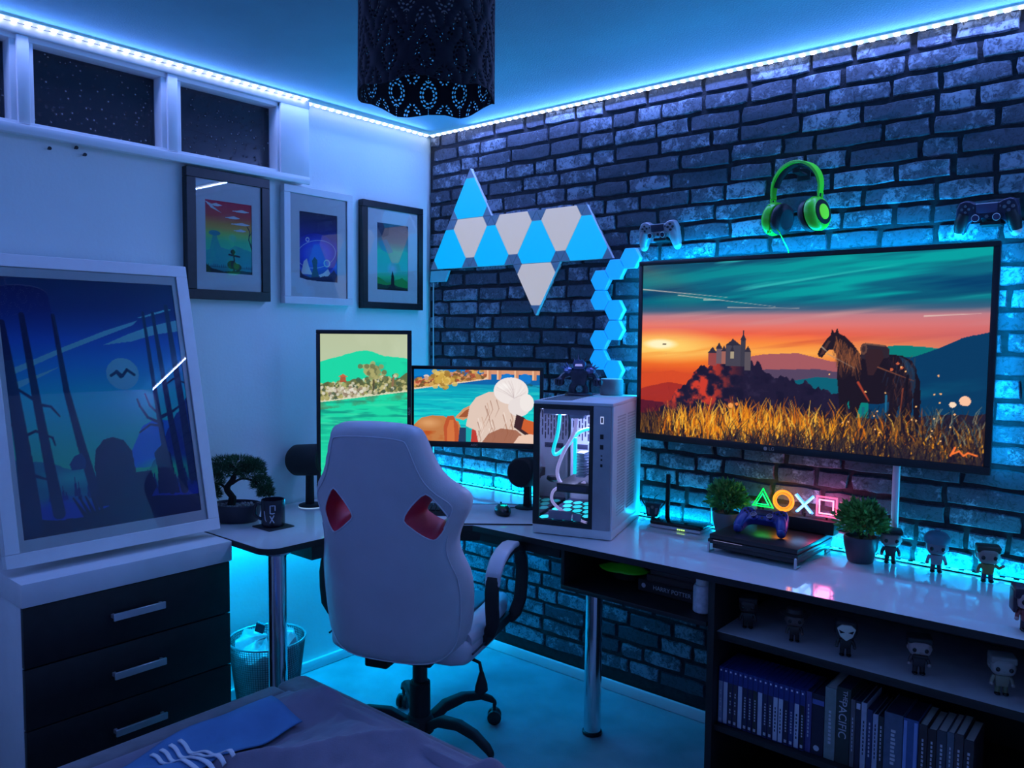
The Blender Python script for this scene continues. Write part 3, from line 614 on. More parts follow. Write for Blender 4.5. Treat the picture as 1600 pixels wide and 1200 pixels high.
for p, q, w_, col in (((.588, .535), (.604, .51), .003, (200, 175, 150)), ((.605, .50), (.68, .43), .002, (170, 140, 120)), ((.74, .44), (.83, .38), .003, (140, 80, 55)), ((.815, .40), (.812, .16), .007, (20, 16, 28)), ((.805, .34), (.80, .2), .003, (150, 70, 45)), ((.764, .3), (.765, .14), .005, (30, 110, 150)), ((.69, .36), (.72, .27), .006, (185, 70, 45))): c.line(p, q, w_, col, .9, w_*.4)
for x, y in ((.79, .46), (.80, .44), (.775, .43)): c.ell((x, y), .004, .007, (200, 95, 60))
# tall lit grass
def blade(x, y, l, lean, col, w_=.0036): c.path([(x, y), (x+lean*.35, y+l*.6), (x+lean, y+l)], w_, col, .92, .0006)
c.put(np.clip((.10+.03*fbm(U*30, U*0, 3)-V)/.03, 0, 1)*np.clip((U-.08)/.05, 0, 1)*np.clip((.74-U)/.2, 0, 1)*np.clip((V-.005)/.04, .15, 1), (200, 112, 25))
for i in range(2300):
    x = rs.random(); d = rs.random(); y = -.06+.17*d*(.6+.6*min(1, 3*x)) ; lit = max(0, 1-abs(x-.36)/.40)*.9+.12
    if rs.random() < lit and y > -.02 and x > .07: col = rs.choice(((240, 150, 25), (250, 170, 40), (225, 120, 20), (170, 85, 20), (255, 195, 70)))
    else: col = rs.choice(((30, 22, 38), (55, 35, 35), (100, 65, 35), (20, 18, 34), (140, 95, 40)))
    blade(x, y, rs.uniform(.04, .13), rs.uniform(-.03, .03), col)
for i in range(500):
    x = rs.uniform(.3, 1); blade(x, rs.uniform(-.06, .02), rs.uniform(.05, .12), rs.uniform(-.04, .04), rs.choice(((22, 18, 36), (38, 30, 42), (60, 50, 45))), .003)
for i in range(60):
    x = rs.uniform(.85, 1); blade(x, rs.uniform(.08, .2), rs.uniform(.03, .08), rs.uniform(-.02, .02), rs.choice(((60, 90, 100), (150, 150, 120), (30, 50, 70))), .0016)
for i in range(26): c.ell((rs.uniform(.6, 1), rs.uniform(.08, .45)), .0022, .004, (255, 190, 120))
c.ell((.953, .295), .013, .023, (250, 195, 160)); c.ell((.925, .275), .008, .014, (250, 220, 190)); c.ell((.318, .20), .008, .014, (245, 160, 80)); c.ell((.338, .21), .005, .009, (240, 130, 60))
c.path([(.925, .035), (.935, .075), (.93, .045), (.945, .06), (.955, .04), (.965, .055), (.985, .045)], .004, (255, 120, 50))
tv = thing('television', 'large black television with bright sunset picture on the brick wall', 'television', (1.8195, -.098, 1.398))
o = c.obj('screen', 1.140, .628, 0, M_screen, tv); o.location = (-.001, -.0005, .003)
b = MB(); b.bb(-.5875, .5875, -.004, .014, .317, .333); b.bb(-.5875, .5875, -.006, .014, -.336, -.311); b.bb(-.5875, -.570, -.004, .014, -.311, .317); b.bb(.570, .5875, -.004, .014, -.311, .317)
b.build('bezel', M_black, tv, bevel=.002)
MB().bb(-.583, .583, .002, .026, -.332, .330).build('back_cover', M_matte, tv, bevel=.004)
MB().bb(-.20, .20, .026, .084, -.18, .16).build('wall_bracket', M_matte, tv, bevel=.004)
text('LG', .016, M_logo, tv, (-.055, -.0066, -.3235), name='logo'); MB().lathe([(.0001, 0), (.0065, 0), (.0065, .0006)], 16).build('logo_ring', M_logo, tv, (-.076, -.0062, -.3235)).rotation_euler = (PI/2, 0, 0)
ct = MB().bb(2.127, 2.148, -.024, -.0105, .7665, 1.061).build('cable_trunking', M_white, bevel=.003); tag(ct, 'white plastic cable cover on the bricks below the television', 'cable cover')

# ------------------------------------------------------------------ monitors
def monitor(name, label, loc, rz, w, h, cv, bz, bzb, logo, lpos, lrot):
    t = thing(name, label, 'monitor', loc, rz)
    o = cv.obj('screen', w-2*bz, h-bz-bzb, 0, M_screen, t); o.location = (0, -.0005, (bzb-bz)/2)
    b = MB(); b.bb(-w/2, w/2, -.005, .012, h/2-bz, h/2); b.bb(-w/2, w/2, -.006, .012, -h/2, -h/2+bzb); b.bb(-w/2, -w/2+bz, -.005, .012, -h/2+bzb, h/2-bz); b.bb(w/2-bz, w/2, -.005, .012, -h/2+bzb, h/2-bz)
    b.build('bezel', M_black, t, bevel=.002); MB().bb(-w/2+.004, w/2-.004, .003, .030, -h/2+.004, h/2-.004).build('back_cover', M_matte, t, bevel=.006)
    MB().bb(-.06, .06, .030, .048, -.06, .06).build('mounting_plate', M_black, t, bevel=.003)
    if logo: text(logo, .013, M_logo, t, lpos, lrot, name='logo')
    return t
rp = random.Random(21)
c = Cv(190, 330); U, V = c.U, c.V
c.vgrad({0: (20, 215, 130), .2: (15, 190, 120), .4: (10, 150, 115), .52: (15, 165, 135), .6: (20, 180, 150), .72: (20, 200, 160), .8: (185, 200, 165), 1: (185, 195, 160)})
c.put(np.clip((fbm(U*4, V*5, 3)-.5)*3, 0, 1)*(V > .75)*.4, (205, 215, 185))
c.ridge([(0, .815), (.12, .84), (.25, .855), (.4, .88), (.52, .895), (.65, .875), (.75, .855), (.9, .85), (1, .84)], (30, 215, 165), 1, .015, 14, 6)
c.put((V > .70)*(V < .82)*np.clip((fbm(U*6, V*9, 13)-.45)*4, 0, 1)*(U > .6)*.6, (25, 160, 140))
c.put(np.clip((fbm(U*3+V*2, V*60, 17)-.5)*5, 0, 1)*(V < .55)*.55, (70, 225, 175)); c.put(np.clip((.47-fbm(U*3+V*3, V*46, 23))*6, 0, 1)*(V < .56)*np.clip((V-.2)/.3, 0, 1)*.6, (10, 105, 110))
sl = .545+.075*U
c.put(((V > sl)*(V < sl+.11+.02*np.sin(U*20)))*1.0, (95, 110, 70)); c.put((V > sl)*(V < sl+.02), (215, 215, 185)); c.put((V < sl)*(V > sl-.05)*np.clip((fbm(U*10, V*30, 4)-.3)*2, 0, 1)*.8, (90, 110, 80))
for i in range(420):
    u = rp.random(); v = .565+.075*u+rp.random()**1.5*.10*(1 if u < .9 else .6); r_ = rp.uniform(.010, .03); c.ell((u, v), r_, r_*.55, rp.choice(((170, 165, 100), (120, 120, 70), (85, 95, 60), (200, 190, 130), (70, 90, 70), (215, 210, 190))), .8)
for i in range(70): c.ell((rp.gauss(.32, .10), rp.gauss(.62, .015)), .02, .011, rp.choice(((225, 220, 205), (190, 180, 150), (150, 130, 110))), .8)
c.line((.61, .63), (.615, .72), .006, (80, 75, 50))
for i in range(60): c.ell((.615+rp.gauss(0, .05), .755+rp.gauss(0, .022)), .03, .016, rp.choice(((150, 150, 95), (110, 115, 75), (175, 170, 110))), .85)
c.poly([(.22, .68), (.30, .68), (.29, .715), (.23, .715)], (170, 90, 60)); c.poly([(.2, .715), (.26, .735), (.32, .715)], (200, 100, 70)); c.path([(.83, .66), (.84, .71)], .008, (140, 110, 80))
monitor('portrait_monitor', 'portrait black monitor with a green lake picture, against the white wall', (.340, -.690, 1.150), math.radians(40.1), .376, .630, c, .016, .018, '', (0, 0, 0), (0, 0, 0))
text('ASUS', .014, M_logo, bpy.data.objects['portrait_monitor'], (.181, -.0066, -.005), (PI/2, -PI/2, 0), name='logo')
c = Cv(330, 190); U, V = c.U, c.V
c.vgrad({0: (30, 215, 205), .4: (20, 205, 205), .7: (10, 170, 190), .8: (20, 140, 185), .85: (10, 130, 205), 1: (10, 120, 200)})
c.put(np.clip((fbm(U*5+V*3, V*50, 7)-.5)*5, 0, 1)*(V < .82)*.5, (70, 230, 215)); c.put(np.clip((.46-fbm(U*6+V*3, V*60, 9))*6, 0, 1)*(V < .82)*.5, (10, 140, 175))
c.ridge([(0, .90), (.2, .93), (.4, .97), (.6, .95), (.8, .99), (1, .97)], (15, 95, 165), .9*(V > .8), .03, 10, 3)
sl = .715+.16*np.clip(U/.6, 0, 1); c.put((V > sl)*(V < sl+.035)*(U < .62), (235, 205, 170))
for i in range(330):
    u = rp.random()*.6; v = .75+.16*u/.6+rp.random()**2*.13; r_ = rp.uniform(.008, .022); c.ell((u, v), r_, r_*1.2, rp.choice(((190, 140, 70), (140, 95, 50), (215, 170, 90), (110, 85, 50), (225, 150, 110), (170, 75, 50))), .85)
for i in range(90): c.ell((.23+rp.gauss(0, .035), .88+rp.gauss(0, .05)), .022, .03, rp.choice(((205, 165, 70), (160, 120, 50), (225, 190, 100))), .85)
c.ell((.10, .905), .022, .018, (225, 205, 190)); c.ell((.10, .875), .016, .03, (200, 160, 140))
c.put((U > .56)*(V > .945)*1.0, (215, 150, 115))
for x in (.585, .665, .80, .94): c.poly([(x, .87), (x, 1), (x+.035, 1), (x+.035, .87)], (205, 140, 105)); c.poly([(x, .87), (x, 1), (x+.012, 1), (x+.012, .87)], (240, 190, 150))
for x in (.745, .885): c.ell((x, .88), .05, .075, (20, 120, 205))
c.put((U > .86)*(V > .76)*(V < .87)*np.clip((fbm(U*30, V*40, 5)-.45)*4, 0, 1), (30, 90, 110))
# pale boulders, sandstone and driftwood in the foreground
c.poly([(0, 0), (0, .22), (.06, .32), (.15, .355), (.24, .35), (.3, .30), (.36, .28), (.40, .10), (.42, 0)], (195, 125, 70)); c.put((U < .25)*(V < .14)*np.clip((fbm(U*9, V*9, 6)-.35)*3, 0, 1), (185, 75, 25)); c.ell((.12, .25), .12, .09, (225, 165, 110), .8, .8)
c.poly([(.25, 0), (.24, .2), (.27, .35), (.32, .36), (.36, .22), (.37, 0)], (190, 85, 45)); c.poly([(.27, 0), (.27, .18), (.29, .3), (.32, .3), (.33, .1), (.33, 0)], (215, 120, 65), .9)
c.poly([(.36, .0), (.37, .2), (.42, .2), (.46, 0)], (35, 60, 95)); c.poly([(.42, 0), (.42, .22), (.48, .15), (.48, 0)], (25, 170, 175)); c.poly([(.46, .0), (.47, .2), (.52, .16), (.56, .02), (.55, 0)], (190, 60, 50))
c.poly([(.33, .33), (.40, .46), (.47, .52), (.56, .50), (.55, .40), (.46, .36), (.40, .30)], (210, 150, 105)); c.poly([(.36, .34), (.42, .44), (.46, .47), (.47, .40), (.42, .34)], (160, 85, 50))
c.poly([(.42, .22), (.45, .5), (.50, .62), (.60, .70), (.70, .70), (.78, .60), (.84, .42), (.88, .25), (.94, .12), (.95, 0), (.52, 0), (.5, .16)], (225, 200, 185))
for i in range(26):
    x = rp.uniform(.5, .82); y = rp.uniform(.15, .6); c.path([(x, y), (x+.02, y-.12), (x-.01, y-.24)], .005, rp.choice(((170, 120, 95), (195, 150, 125), (250, 235, 225), (140, 90, 70))), .7, .001)
c.poly([(.55, 0), (.6, .12), (.7, .2), (.82, .18), (.9, .06), (.92, 0)], (150, 85, 60), .8)
c.ell((.775, .72), .135, .185, (238, 228, 225)); c.ell((.84, .50), .085, .13, (232, 222, 220)); c.ell((.90, .56), .055, .12, (240, 232, 228)); c.ell((.72, .78), .06, .06, (250, 245, 242), .8, .6)
for i in range(34):
    a = rp.uniform(0, 3.1); x = .775+.12*math.cos(a); y = .70+.16*math.sin(a); c.path([(.80, .62), ((x+.8)/2+.01, (y+.62)/2), (x, y)], .003, rp.choice(((205, 190, 190), (250, 246, 244), (180, 160, 160))), .5, .001)
c.poly([(.80, .22), (.82, .40), (.88, .36), (.94, .26), (.97, .12), (.92, .08)], (60, 35, 40)); c.poly([(.86, .2), (.88, .34), (.96, .30), (1, .14), (.93, .12)], (205, 95, 45)); c.poly([(.8, .0), (.84, .1), (.92, .13), (1, .12), (1, 0)], (235, 200, 180))
monitor('landscape_monitor', 'black landscape monitor with turquoise bay picture, beside the portrait screen', (.642, -.362, 1.158), math.radians(31), .545, .330, c, .014, .024, 'AOC', (-.005, -.0066, -.1535), (PI/2, 0, 0))
# desk clamp arm that carries both monitors, mostly hidden by the chair
ar = thing('monitor_arm', 'black desk arm carrying the two monitors, behind the chair', 'monitor arm', (.36, -.36, .7455))
MB().bb(-.05, .05, -.05, .05, 0, .012).build('base_plate', M_black, ar, bevel=.003); MB().cyl((0, 0, .012), (0, 0, .47), .017, n=20).build('pole', M_black, ar)
MB().tube([(0, 0, .41), (-.05, -.15, .408), (-.049, -.290, .405)], .013, 10).build('arm', M_black, ar); MB().tube([(0, 0, .44), (.12, .05, .43), (.254, .042, .412)], .013, 10).build('arm', M_black, ar)

# ------------------------------------------------------------------ light panels on the brick wall
M_pblue = mat('lit_blue_panel', (.02, .1, .2), .4, vary=.02, emit=(.0, .42, .92), estr=.95)
M_pcream = mat('lit_cream_panel', (.3, .3, .3), .4, vary=.02, emit=(.62, .58, .56), estr=.66)
M_pcorner = mat('panel_corner_plastic', (.26, .30, .36), .4, vary=.03, emit=(.02, .06, .14), estr=.4)
M_pbody = mat('panel_white_plastic', (.75, .75, .76), .4, vary=.02)
S3 = .2598; HT = S3*math.sqrt(3)/2
def tri_panel(label, cx, z0, updown, m):
    t = thing('triangle_light_panel', label, 'light panel', (cx, -.012, z0+(HT/3 if updown > 0 else HT*2/3)), group='triangle light panels on the brick wall')
    P = [Vector((-S3/2, -HT/3*updown)), Vector((S3/2, -HT/3*updown)), Vector((0, 2*HT/3*updown))]
    g = .9925; q = [(p.x*g, p.y*g) for p in P]
    MB().prism(q, -.010, .011, 'xz').build('body', M_pbody, t, smooth=False)
    k = .195; face = []
    for i in range(3):
        a, b_, c_ = (P[j % 3]*.985 for j in (i, i+1, i+2))
        face += [a+(c_-a)*k, a+(b_-a)*k]
        ce = [a, a+(b_-a)*(k-.012), a+(c_-a)*(k-.012)]
        MB().prism([tuple(v) for v in ce], -.0125, -.0101, 'xz').build('corner', M_pcorner, t, smooth=False)
    MB().prism([tuple(v) for v in face], -.0128, -.0101, 'xz').build('diffuser', m, t, bevel=.0006, seg=1)
    return t
X0, Z0 = .0245, 1.7595
tri_panel('topmost blue triangle light panel, its tip nearest the ceiling', X0+S3, Z0+HT, 1, M_pblue)
for i, s in enumerate(('leftmost blue triangle light panel in the row, beside the wall corner', 'second blue triangle light panel from the left, between two cream ones', 'third blue triangle light panel from the left, above the lowest cream panel', 'rightmost blue triangle light panel, nearest the hexagon lights')):
    tri_panel(s, X0+S3*(i+.5), Z0, 1, M_pblue)
for i, s in enumerate(('left cream triangle light panel directly under the topmost blue one', 'middle cream triangle light panel of the row', 'right cream triangle light panel beside the rightmost blue one')):
    tri_panel(s, X0+S3*(i+1), Z0, -1, M_pcream)
tri_panel('lowest cream triangle light panel pointing down at the bottom', X0+S3*2.5, Z0-HT, -1, M_pcream)
pc_ = MB().prism([(.020, 1.700), (.125, 1.700), (.150, 1.752), (.028, 1.752)], -.024, -.0105, 'xz').build('panel_controller', mat('controller_translucent', (.25, .45, .55), .4, emit=(0, .12, .22), estr=.6), bevel=.001, seg=1)
tag(pc_, 'small teal control box below the leftmost triangle panel', 'light controller')
cbl = MB().tube([(.034, -.012, 1.698), (.034, -.012, 1.5), (.037, -.012, 1.2), (.038, -.012, .9), (.038, -.012, .752)], .0028, 6).build('panel_cable', M_cable); tag(cbl, 'thin white cable down the corner from the triangle panels', 'cable')
M_hex = mat('lit_hexagon_face', (.02, .1, .25), .4, vary=.02, emit=(.004, .33, .98), estr=.95)
M_hexs = mat('hexagon_glowing_side', (.35, .5, .75), .4, vary=.02, emit=(.0, .12, .42), estr=.6)
HX = [(1.149, 1.754), (1.080, 1.714), (1.011, 1.674), (1.011, 1.594), (1.080, 1.554), (1.080, 1.474), (1.011, 1.434), (1.011, 1.354), (1.080, 1.314)]
HL = ['topmost hexagon light, nearest the television corner', 'second hexagon light from the top', 'third hexagon light from the top, first of left column', 'fourth hexagon light from the top, below another left one', 'middle hexagon light, fifth from the top, stepping right', 'sixth hexagon light from the top, right column', 'seventh hexagon light from the top, back on the left', 'second lowest hexagon light, left of the lowest', 'lowest hexagon light, just above the grey smart speaker']
for (x, z), s in zip(HX, HL):
    t = thing('hexagon_light', s, 'hexagon light', (x, -.011, z), group='hexagon lights on the brick wall')
    hp = lambda r: [(r*math.cos(PI/3*i), r*math.sin(PI/3*i)) for i in range(6)]
    MB().prism(hp(.0452), -.022, .001, 'xz').build('body', M_hexs, t, bevel=.0015, seg=1); MB().prism(hp(.0440), -.0246, -.0222, 'xz').build('face', M_hex, t, bevel=.001, seg=1)

# ------------------------------------------------------------------ headset and gamepads on wall mounts
M_green = mat('green_plastic', (.10, .85, .02), .35, vary=.08); M_lime = mat('lime_green_cap', (.32, 1.0, .03), .4, emit=(.1, .4, .01), estr=.35)
M_pad = mat('black_leatherette', (.014, .014, .018), .55, bump=.2)
hs = thing('headset', 'green over ear headset with black pads hanging on the brick wall', 'headset', (1.812, -.078, 1.926), math.radians(-14)); hs.scale = (1.06, 1.06, 1.06)
def bandpts(r, n=24, a0=-12, a1=192, zs=1.0): return [(r*math.cos(math.radians(a0+(a1-a0)*i/n)), 0, .012+r*zs*math.sin(math.radians(a0+(a1-a0)*i/n))) for i in range(n+1)]
b = MB(); n = 28
for (ra, rb_, w_) in ((.0885, .0800, .040),):
    vs = []
    for i in range(n+1):
        a = math.radians(-14+208*i/n); w2 = w_*(.55+.45*math.sin(max(0, min(PI, a)))); 
        for r_, y in ((ra, -w2/2), (ra, w2/2), (rb_, w2/2), (rb_, -w2/2)): vs.append((r_*math.cos(a), y, .012+r_*math.sin(a)))
    b.add(vs, [(4*i+j, 4*i+(j+1) % 4, 4*i+4+(j+1) % 4, 4*i+4+j) for i in range(n) for j in range(4)]+[(0, 1, 2, 3), (4*n, 4*n+3, 4*n+2, 4*n+1)])
b.build('headband', M_green, hs, bevel=.001, seg=1)
MB().tube(bandpts(.0775, 18, 12, 168), .0052, 8, flat=2.2).build('headband_cushion', M_pad, hs)
for s in (-1, 1):
    cupm = Matrix.Translation((s*.071, 0, -.070))@Matrix.Rotation(s*math.radians(-9), 4, 'Y')@Matrix.Rotation(s*PI/2, 4, 'Y')
    b = MB(); b.m = cupm; b.lathe([(.040, -.014), (.050, -.008), (.0535, .006), (.051, .016), (.044, .023), (.034, .025), (.012, .025)], 30); cup = b.build('ear_cup', M_green, hs)
    b = MB(); b.m = cupm; b.lathe([(.038, .0240), (.038, .0262), (.024, .0272)], 30); b.build('cup_plate', M_black, cup)
    b = MB(); b.m = cupm; b.lathe([(.0235, .0255), (.0235, .0292), (.018, .0298)], 26); b.build('cup_cap', M_lime, cup)
    b = MB(); b.m = cupm; b.lathe([(.020, -.036), (.032, -.040), (.045, -.034), (.050, -.024), (.048, -.014), (.030, -.013)], 30); b.build('ear_pad', M_pad, hs)
    b = MB()
    for yy in (-.010, .010): b.tube([(s*.0845, yy, -.006), (s*.083, yy, -.022), (s*.080, yy, -.036)], .0035, 8)
    b.build('slider', M_green, hs)
lp = []
for i in range(60):
    a = i/60*6*PI; lp.append((-.072+.012*math.cos(a)-.006*math.sin(a*.37), -.030-.006*math.sin(a*1.3), -.072+.040*math.sin(a)+.006*math.cos(a*.6)))
lp += [(-.045, -.03, -.108), (-.040, -.025, -.115), (-.042, .0, -.14), (-.045, .03, -.165), (-.047, .045, -.195), (-.05, .047, -.235)]
MB().tube(lp, .0018, 6).build('cable', M_green, hs)
hk = MB().bb(-.022, .022, -.004, .003, -.020, .022).bb(-.012, .012, -.072, -.004, -.004, .002).bb(-.012, .012, -.074, -.070, -.004, .010).build('headset_hook', M_matte, bevel=.001, seg=1); hk.location = (1.812, -.0125, 1.998); tag(hk, 'black square wall hook inside the green headset band', 'hook')

half = [(0, .030), (.030, .031), (.040, .038), (.056, .042), (.070, .037), (.0785, .020), (.082, -.010), (.0835, -.035), (.080, -.055), (.071, -.063), (.060, -.059), (.053, -.042), (.046, -.024), (.034, -.016), (.018, -.014), (0, -.014)]
def gamepad(name, label, loc, rot, mb_, mgrip, mtip, mpad, mring, m_btn):
    t = thing(name, label, 'game controller', loc, rot=rot, group=None)
    ol = half+[(-x, z) for x, z in reversed(half[1:-1])]
    MB().prism(ol, -.014, .016, 'xz').build('shell', mb_, t, bevel=.0085, seg=3)
    for s in (-1, 1):
        b = MB(); b.tube([(s*.058, -.004, .004), (s*.0655, -.004, -.018), (s*.069, -.003, -.038), (s*.070, -.001, -.047)], [.017, .0195, .0175, .0165], 14); g_ = b.build('grip', mgrip, t)
        MB().ball((s*.0705, 0, -.051), (.0150, .0165, .017), 14, 10).build('grip_tip', mtip, g_)
        k = MB(); k.cyl((s*.0265, -.012, -.008), (s*.0265, -.0165, -.008), .0135, n=22); st_ = k.build('stick_base', mb_, t)
        MB().lathe([(.005, .0), (.005, .006), (.0098, .008), (.0098, .0115), (.008, .012), (.0075, .0112)], 20).build('stick_cap', mpad, st_, (s*.0265, -.0165, -.008)).rotation_euler = (PI/2, 0, 0)
        MB().tube([(s*.0265+.0096*math.cos(a), -.0285, -.008+.0096*math.sin(a)) for a in np.linspace(0, 2*PI, 20)[:-1]], .0009, 6, closed=True).build('stick_ring', mring, st_)
    MB().bb(-.0265, .0265, -.0162, -.0135, .004, .030).build('touchpad', mpad, t, bevel=.001)
    MB().bb(-.027, .027, -.0158, -.0100, .0295, .0318).build('touchpad_edge', mring, t, bevel=.0006, seg=1)
    for dx, dz in ((0, .0105), (0, -.0105), (.0105, 0), (-.0105, 0)):
        MB().cyl((.0545+dx, -.012, .018+dz), (.0545+dx, -.0178, .018+dz), .0048, n=16).build('button', m_btn, t, bevel=.0008)
        MB().cyl((-.0545+dx*.85, -.012, .018+dz*.85), (-.0545+dx*.85, -.0172, .018+dz*.85), .0045, .0036, n=5).build('direction_button', m_btn, t)
    MB().cyl((0, -.013, -.006), (0, -.0150, -.006), .0048, n=16).build('home_button', m_btn, t)
    for s in (-1, 1): MB().bb(s*.0335-.0016, s*.0335+.0016, -.0156, -.013, .018, .024).build('small_button', m_btn, t)
    return t
M_tip = mat('pale_grip_plastic', (.70, .78, .78), .4); M_steel = mat('steel_controller', (.34, .34, .38), .35, metal=.3); M_navy = mat('dark_navy_plastic', (.018, .018, .05), .38); M_ring = mat('light_ring', (.55, .55, .6), .4)
M_btn = mat('button_dark', (.02, .02, .03), .4); M_btn2 = mat('button_grey', (.16, .16, .2), .35); M_ltip = mat('grey_translucent_tip', (.45, .55, .55), .45)
gamepad('game_controller', 'silver grey game controller on wall mount above the hexagon lights', (1.288, -.052, 1.842), (math.radians(12), 0, 0), M_steel, M_steel, M_ltip, M_navy, M_ring, M_btn)
gamepad('game_controller', 'dark navy game controller with pale grip tips, mounted above the television', (2.362, -.052, 1.815), (math.radians(12), 0, 0), M_navy, M_black, M_tip, mat('slate_touchpad', (.07, .07, .16), .35), M_ring, M_btn2)
for x, z, s in ((1.300, 1.842, 'black wall bracket holding the silver grey controller'), (2.372, 1.815, 'black wall bracket holding the dark navy controller')):
    b = MB().bb(-.03, .03, -.004, .004, -.028, .018).bb(-.026, .026, -.055, -.004, -.0345, -.0285).bb(-.026, .026, -.058, -.053, -.0345, -.024)
    o = b.build('controller_bracket', M_matte, bevel=.001, seg=1); o.location = (x, -.0135, z); tag(o, s, 'wall bracket')
# ------------------------------------------------------------------ pendant lamp with a perforated shade
def shade_mesh(r, z0, z1, nrep, scal):
    """felt-like cylinder with leaf shaped holes in an ogee lattice; one tile is triangulated and repeated round"""
    tw, th = 2*PI*r/nrep, (z1-z0)/2.0; holes = []
    def leaf(x, y, a, l, w_):
        c_, s_ = math.cos(a), math.sin(a)
        holes.append([(x+c_*l*p-s_*w_*q, y+s_*l*p+c_*w_*q) for p, q in ((1, 0), (.4, .9), (-.4, .9), (-1, 0), (-.4, -.9), (.4, -.9))])
    def dot(x, y, r_): holes.append([(x+r_*math.cos(PI/3*i), y+r_*math.sin(PI/3*i)) for i in range(6)])
    def motif(cx, cy):
        for k, (ra, n_) in enumerate(((.0250, 14), (.0172, 11))):
            for i in range(n_):
                a = 2*PI*(i+.5)/n_; rr_ = ra*(1+.20*max(0, math.sin(a))**3+.20*max(0, -math.sin(a))**3)
                leaf(cx+rr_*.82*math.cos(a), cy+rr_*1.05*math.sin(a), a+PI/2, .0044, .0026)
        for s in (-1, 1):
            for k in range(5): dot(cx, cy+s*(.0365+k*.0062), .0017)
            for b_ in (-1, 1):
                leaf(cx+b_*.005, cy+s*.0335, PI/2-b_*s*.7, .0036, .0021)
    motif(tw/2, th/2)
    def clipm(dx, dy):
        k = len(holes); motif(dx, dy); new = holes[k:]; del holes[k:]
        for h in new:
            if all(.0008 < p[0] < tw-.0008 and .0008 < p[1] < th-.0008 for p in h): holes.append(h)
    for dx in (0, tw):
        for dy in (0, th): clipm(dx, dy)
    vs = []; es = []
    def loop(pts):
        k = len(vs); n_ = len(pts); vs.extend(Vector(p) for p in pts); es.extend((k+i, k+(i+1) % n_) for i in range(n_))
    nb = 8
    bnd = [(tw*i/nb, 0) for i in range(nb)]+[(tw, th*i/nb) for i in range(nb)]+[(tw-tw*i/nb, th) for i in range(nb)]+[(0, th-th*i/nb) for i in range(nb)]
    loop(bnd)
    for h in holes: loop(h)
    ov, oe, of, *_ = MG.delaunay_2d_cdt(vs, es, [], 0, 1e-7)
    def inside(p, poly):
        c_ = False; n_ = len(poly)
        for i in range(n_):
            (x0, y0), (x1, y1) = poly[i], poly[(i+1) % n_]
            if (y0 > p.y) != (y1 > p.y) and p.x < (x1-x0)*(p.y-y0)/(y1-y0)+x0: c_ = not c_
        return c_
    cen = [Vector((sum(p[0] for p in h)/6, sum(p[1] for p in h)/6)) for h in holes]
    keep = []
    for f in of:
        c_ = (ov[f[0]]+ov[f[1]]+ov[f[2]])/3
        if any((c_-cen[i]).length < .006 and inside(c_, h) for i, h in enumerate(holes)): continue
        keep.append(tuple(f))
    mb = MB()
    for i in range(nrep):
        for j in range(2):
            P = []
            for p in ov:
                a = 2*PI*(i+(.5 if j % 2 else 0))/nrep+p.x/r; z = z0+j*th+p.y
                t_ = max(0, 1-(z-z0)/.03); z += t_*scal*(.5-.5*math.cos(a*6+2.2))
                rr_ = r*(1+.012*math.cos(a*6+.4)*max(0, 1-(z-z0)/.2))
                P.append((rr_*math.cos(a), rr_*math.sin(a), z))
            mb.add(P, keep)
    return mb
M_felt = mat('dark_felt', (.012, .010, .020), .9, vary=.2, scale=60)
pl = thing('pendant_lamp', 'dark perforated cylinder lampshade hanging from the ceiling', 'ceiling lamp', (1.416, -1.378, 2.40))
sm = shade_mesh(.160, 2.003-2.40, 2.245-2.40, 12, .014).build('shade', M_felt, pl, weld=True, ang=80)
so = sm.modifiers.new('thick', 'SOLIDIFY'); so.thickness = .0016
b = MB(); b.lathe([(.158, -.156), (.161, -.158), (.161, -.153), (.158, -.153)], 48)
for i in range(3): a = 2*PI*i/3; b.tube([(.022*math.cos(a), .022*math.sin(a), -.165), (.158*math.cos(a), .158*math.sin(a), -.155)], .002, 6)
b.build('shade_ring', M_white, pl)
MB().cyl((0, 0, -.17), (0, 0, -.02), .003, n=8).lathe([(.02, -.215), (.02, -.165), (.006, -.155)], 16).build('cord_and_socket', M_white, pl)
MB().lathe([(.045, -.0005), (.045, -.012), (.02, -.028), (.004, -.030)], 24).build('ceiling_rose', M_white, pl)

# ------------------------------------------------------------------ gaming chair
M_chair = mat('pale_leatherette', (.52, .50, .56), .45, vary=.05, scale=8, bump=.12, bscale=260)
M_red = mat('red_leatherette', (.62, .03, .07), .5, vary=.1)
M_seam = mat('piping_thread', (.62, .60, .66), .5)
ch_rz = math.radians(21)
chair = thing('gaming_chair', 'white gaming chair seen from behind with two red lined eye openings', 'chair', (.83, -.845, 0), ch_rz)
# back: outline in chair coordinates (x right, t up along the back)
hf = [(x*.985, z) for x, z in [(0, -.048), (.10, -.046), (.17, -.040), (.213, -.020), (.240, .012), (.255, .06), (.262, .12), (.264, .19), (.258, .25), (.243, .300), (.234, .345), (.240, .385), (.256, .425), (.270, .458), (.271, .490), (.254, .520), (.225, .549), (.200, .582), (.183, .620), (.168, .665), (.155, .700), (.137, .722), (.10, .733), (.05, .737), (0, .738)]]
def smooth_closed(pts, k=3):
    out = []; n_ = len(pts)
    for i in range(n_):
        p0, p1, p2, p3 = (Vector(pts[(i+j-1) % n_]) for j in range(4))
        for s in range(k):
            t = s/k; out.append(.5*((2*p1)+(p2-p0)*t+(2*p0-5*p1+4*p2-p3)*t*t+(3*p1-p0-3*p2+p3)*t**3))
    return out
OUT = [p+Vector((-.004, 0)) for p in smooth_closed(hf+[(-x*1.03, z) for x, z in reversed(hf[1:-1])], 2)]
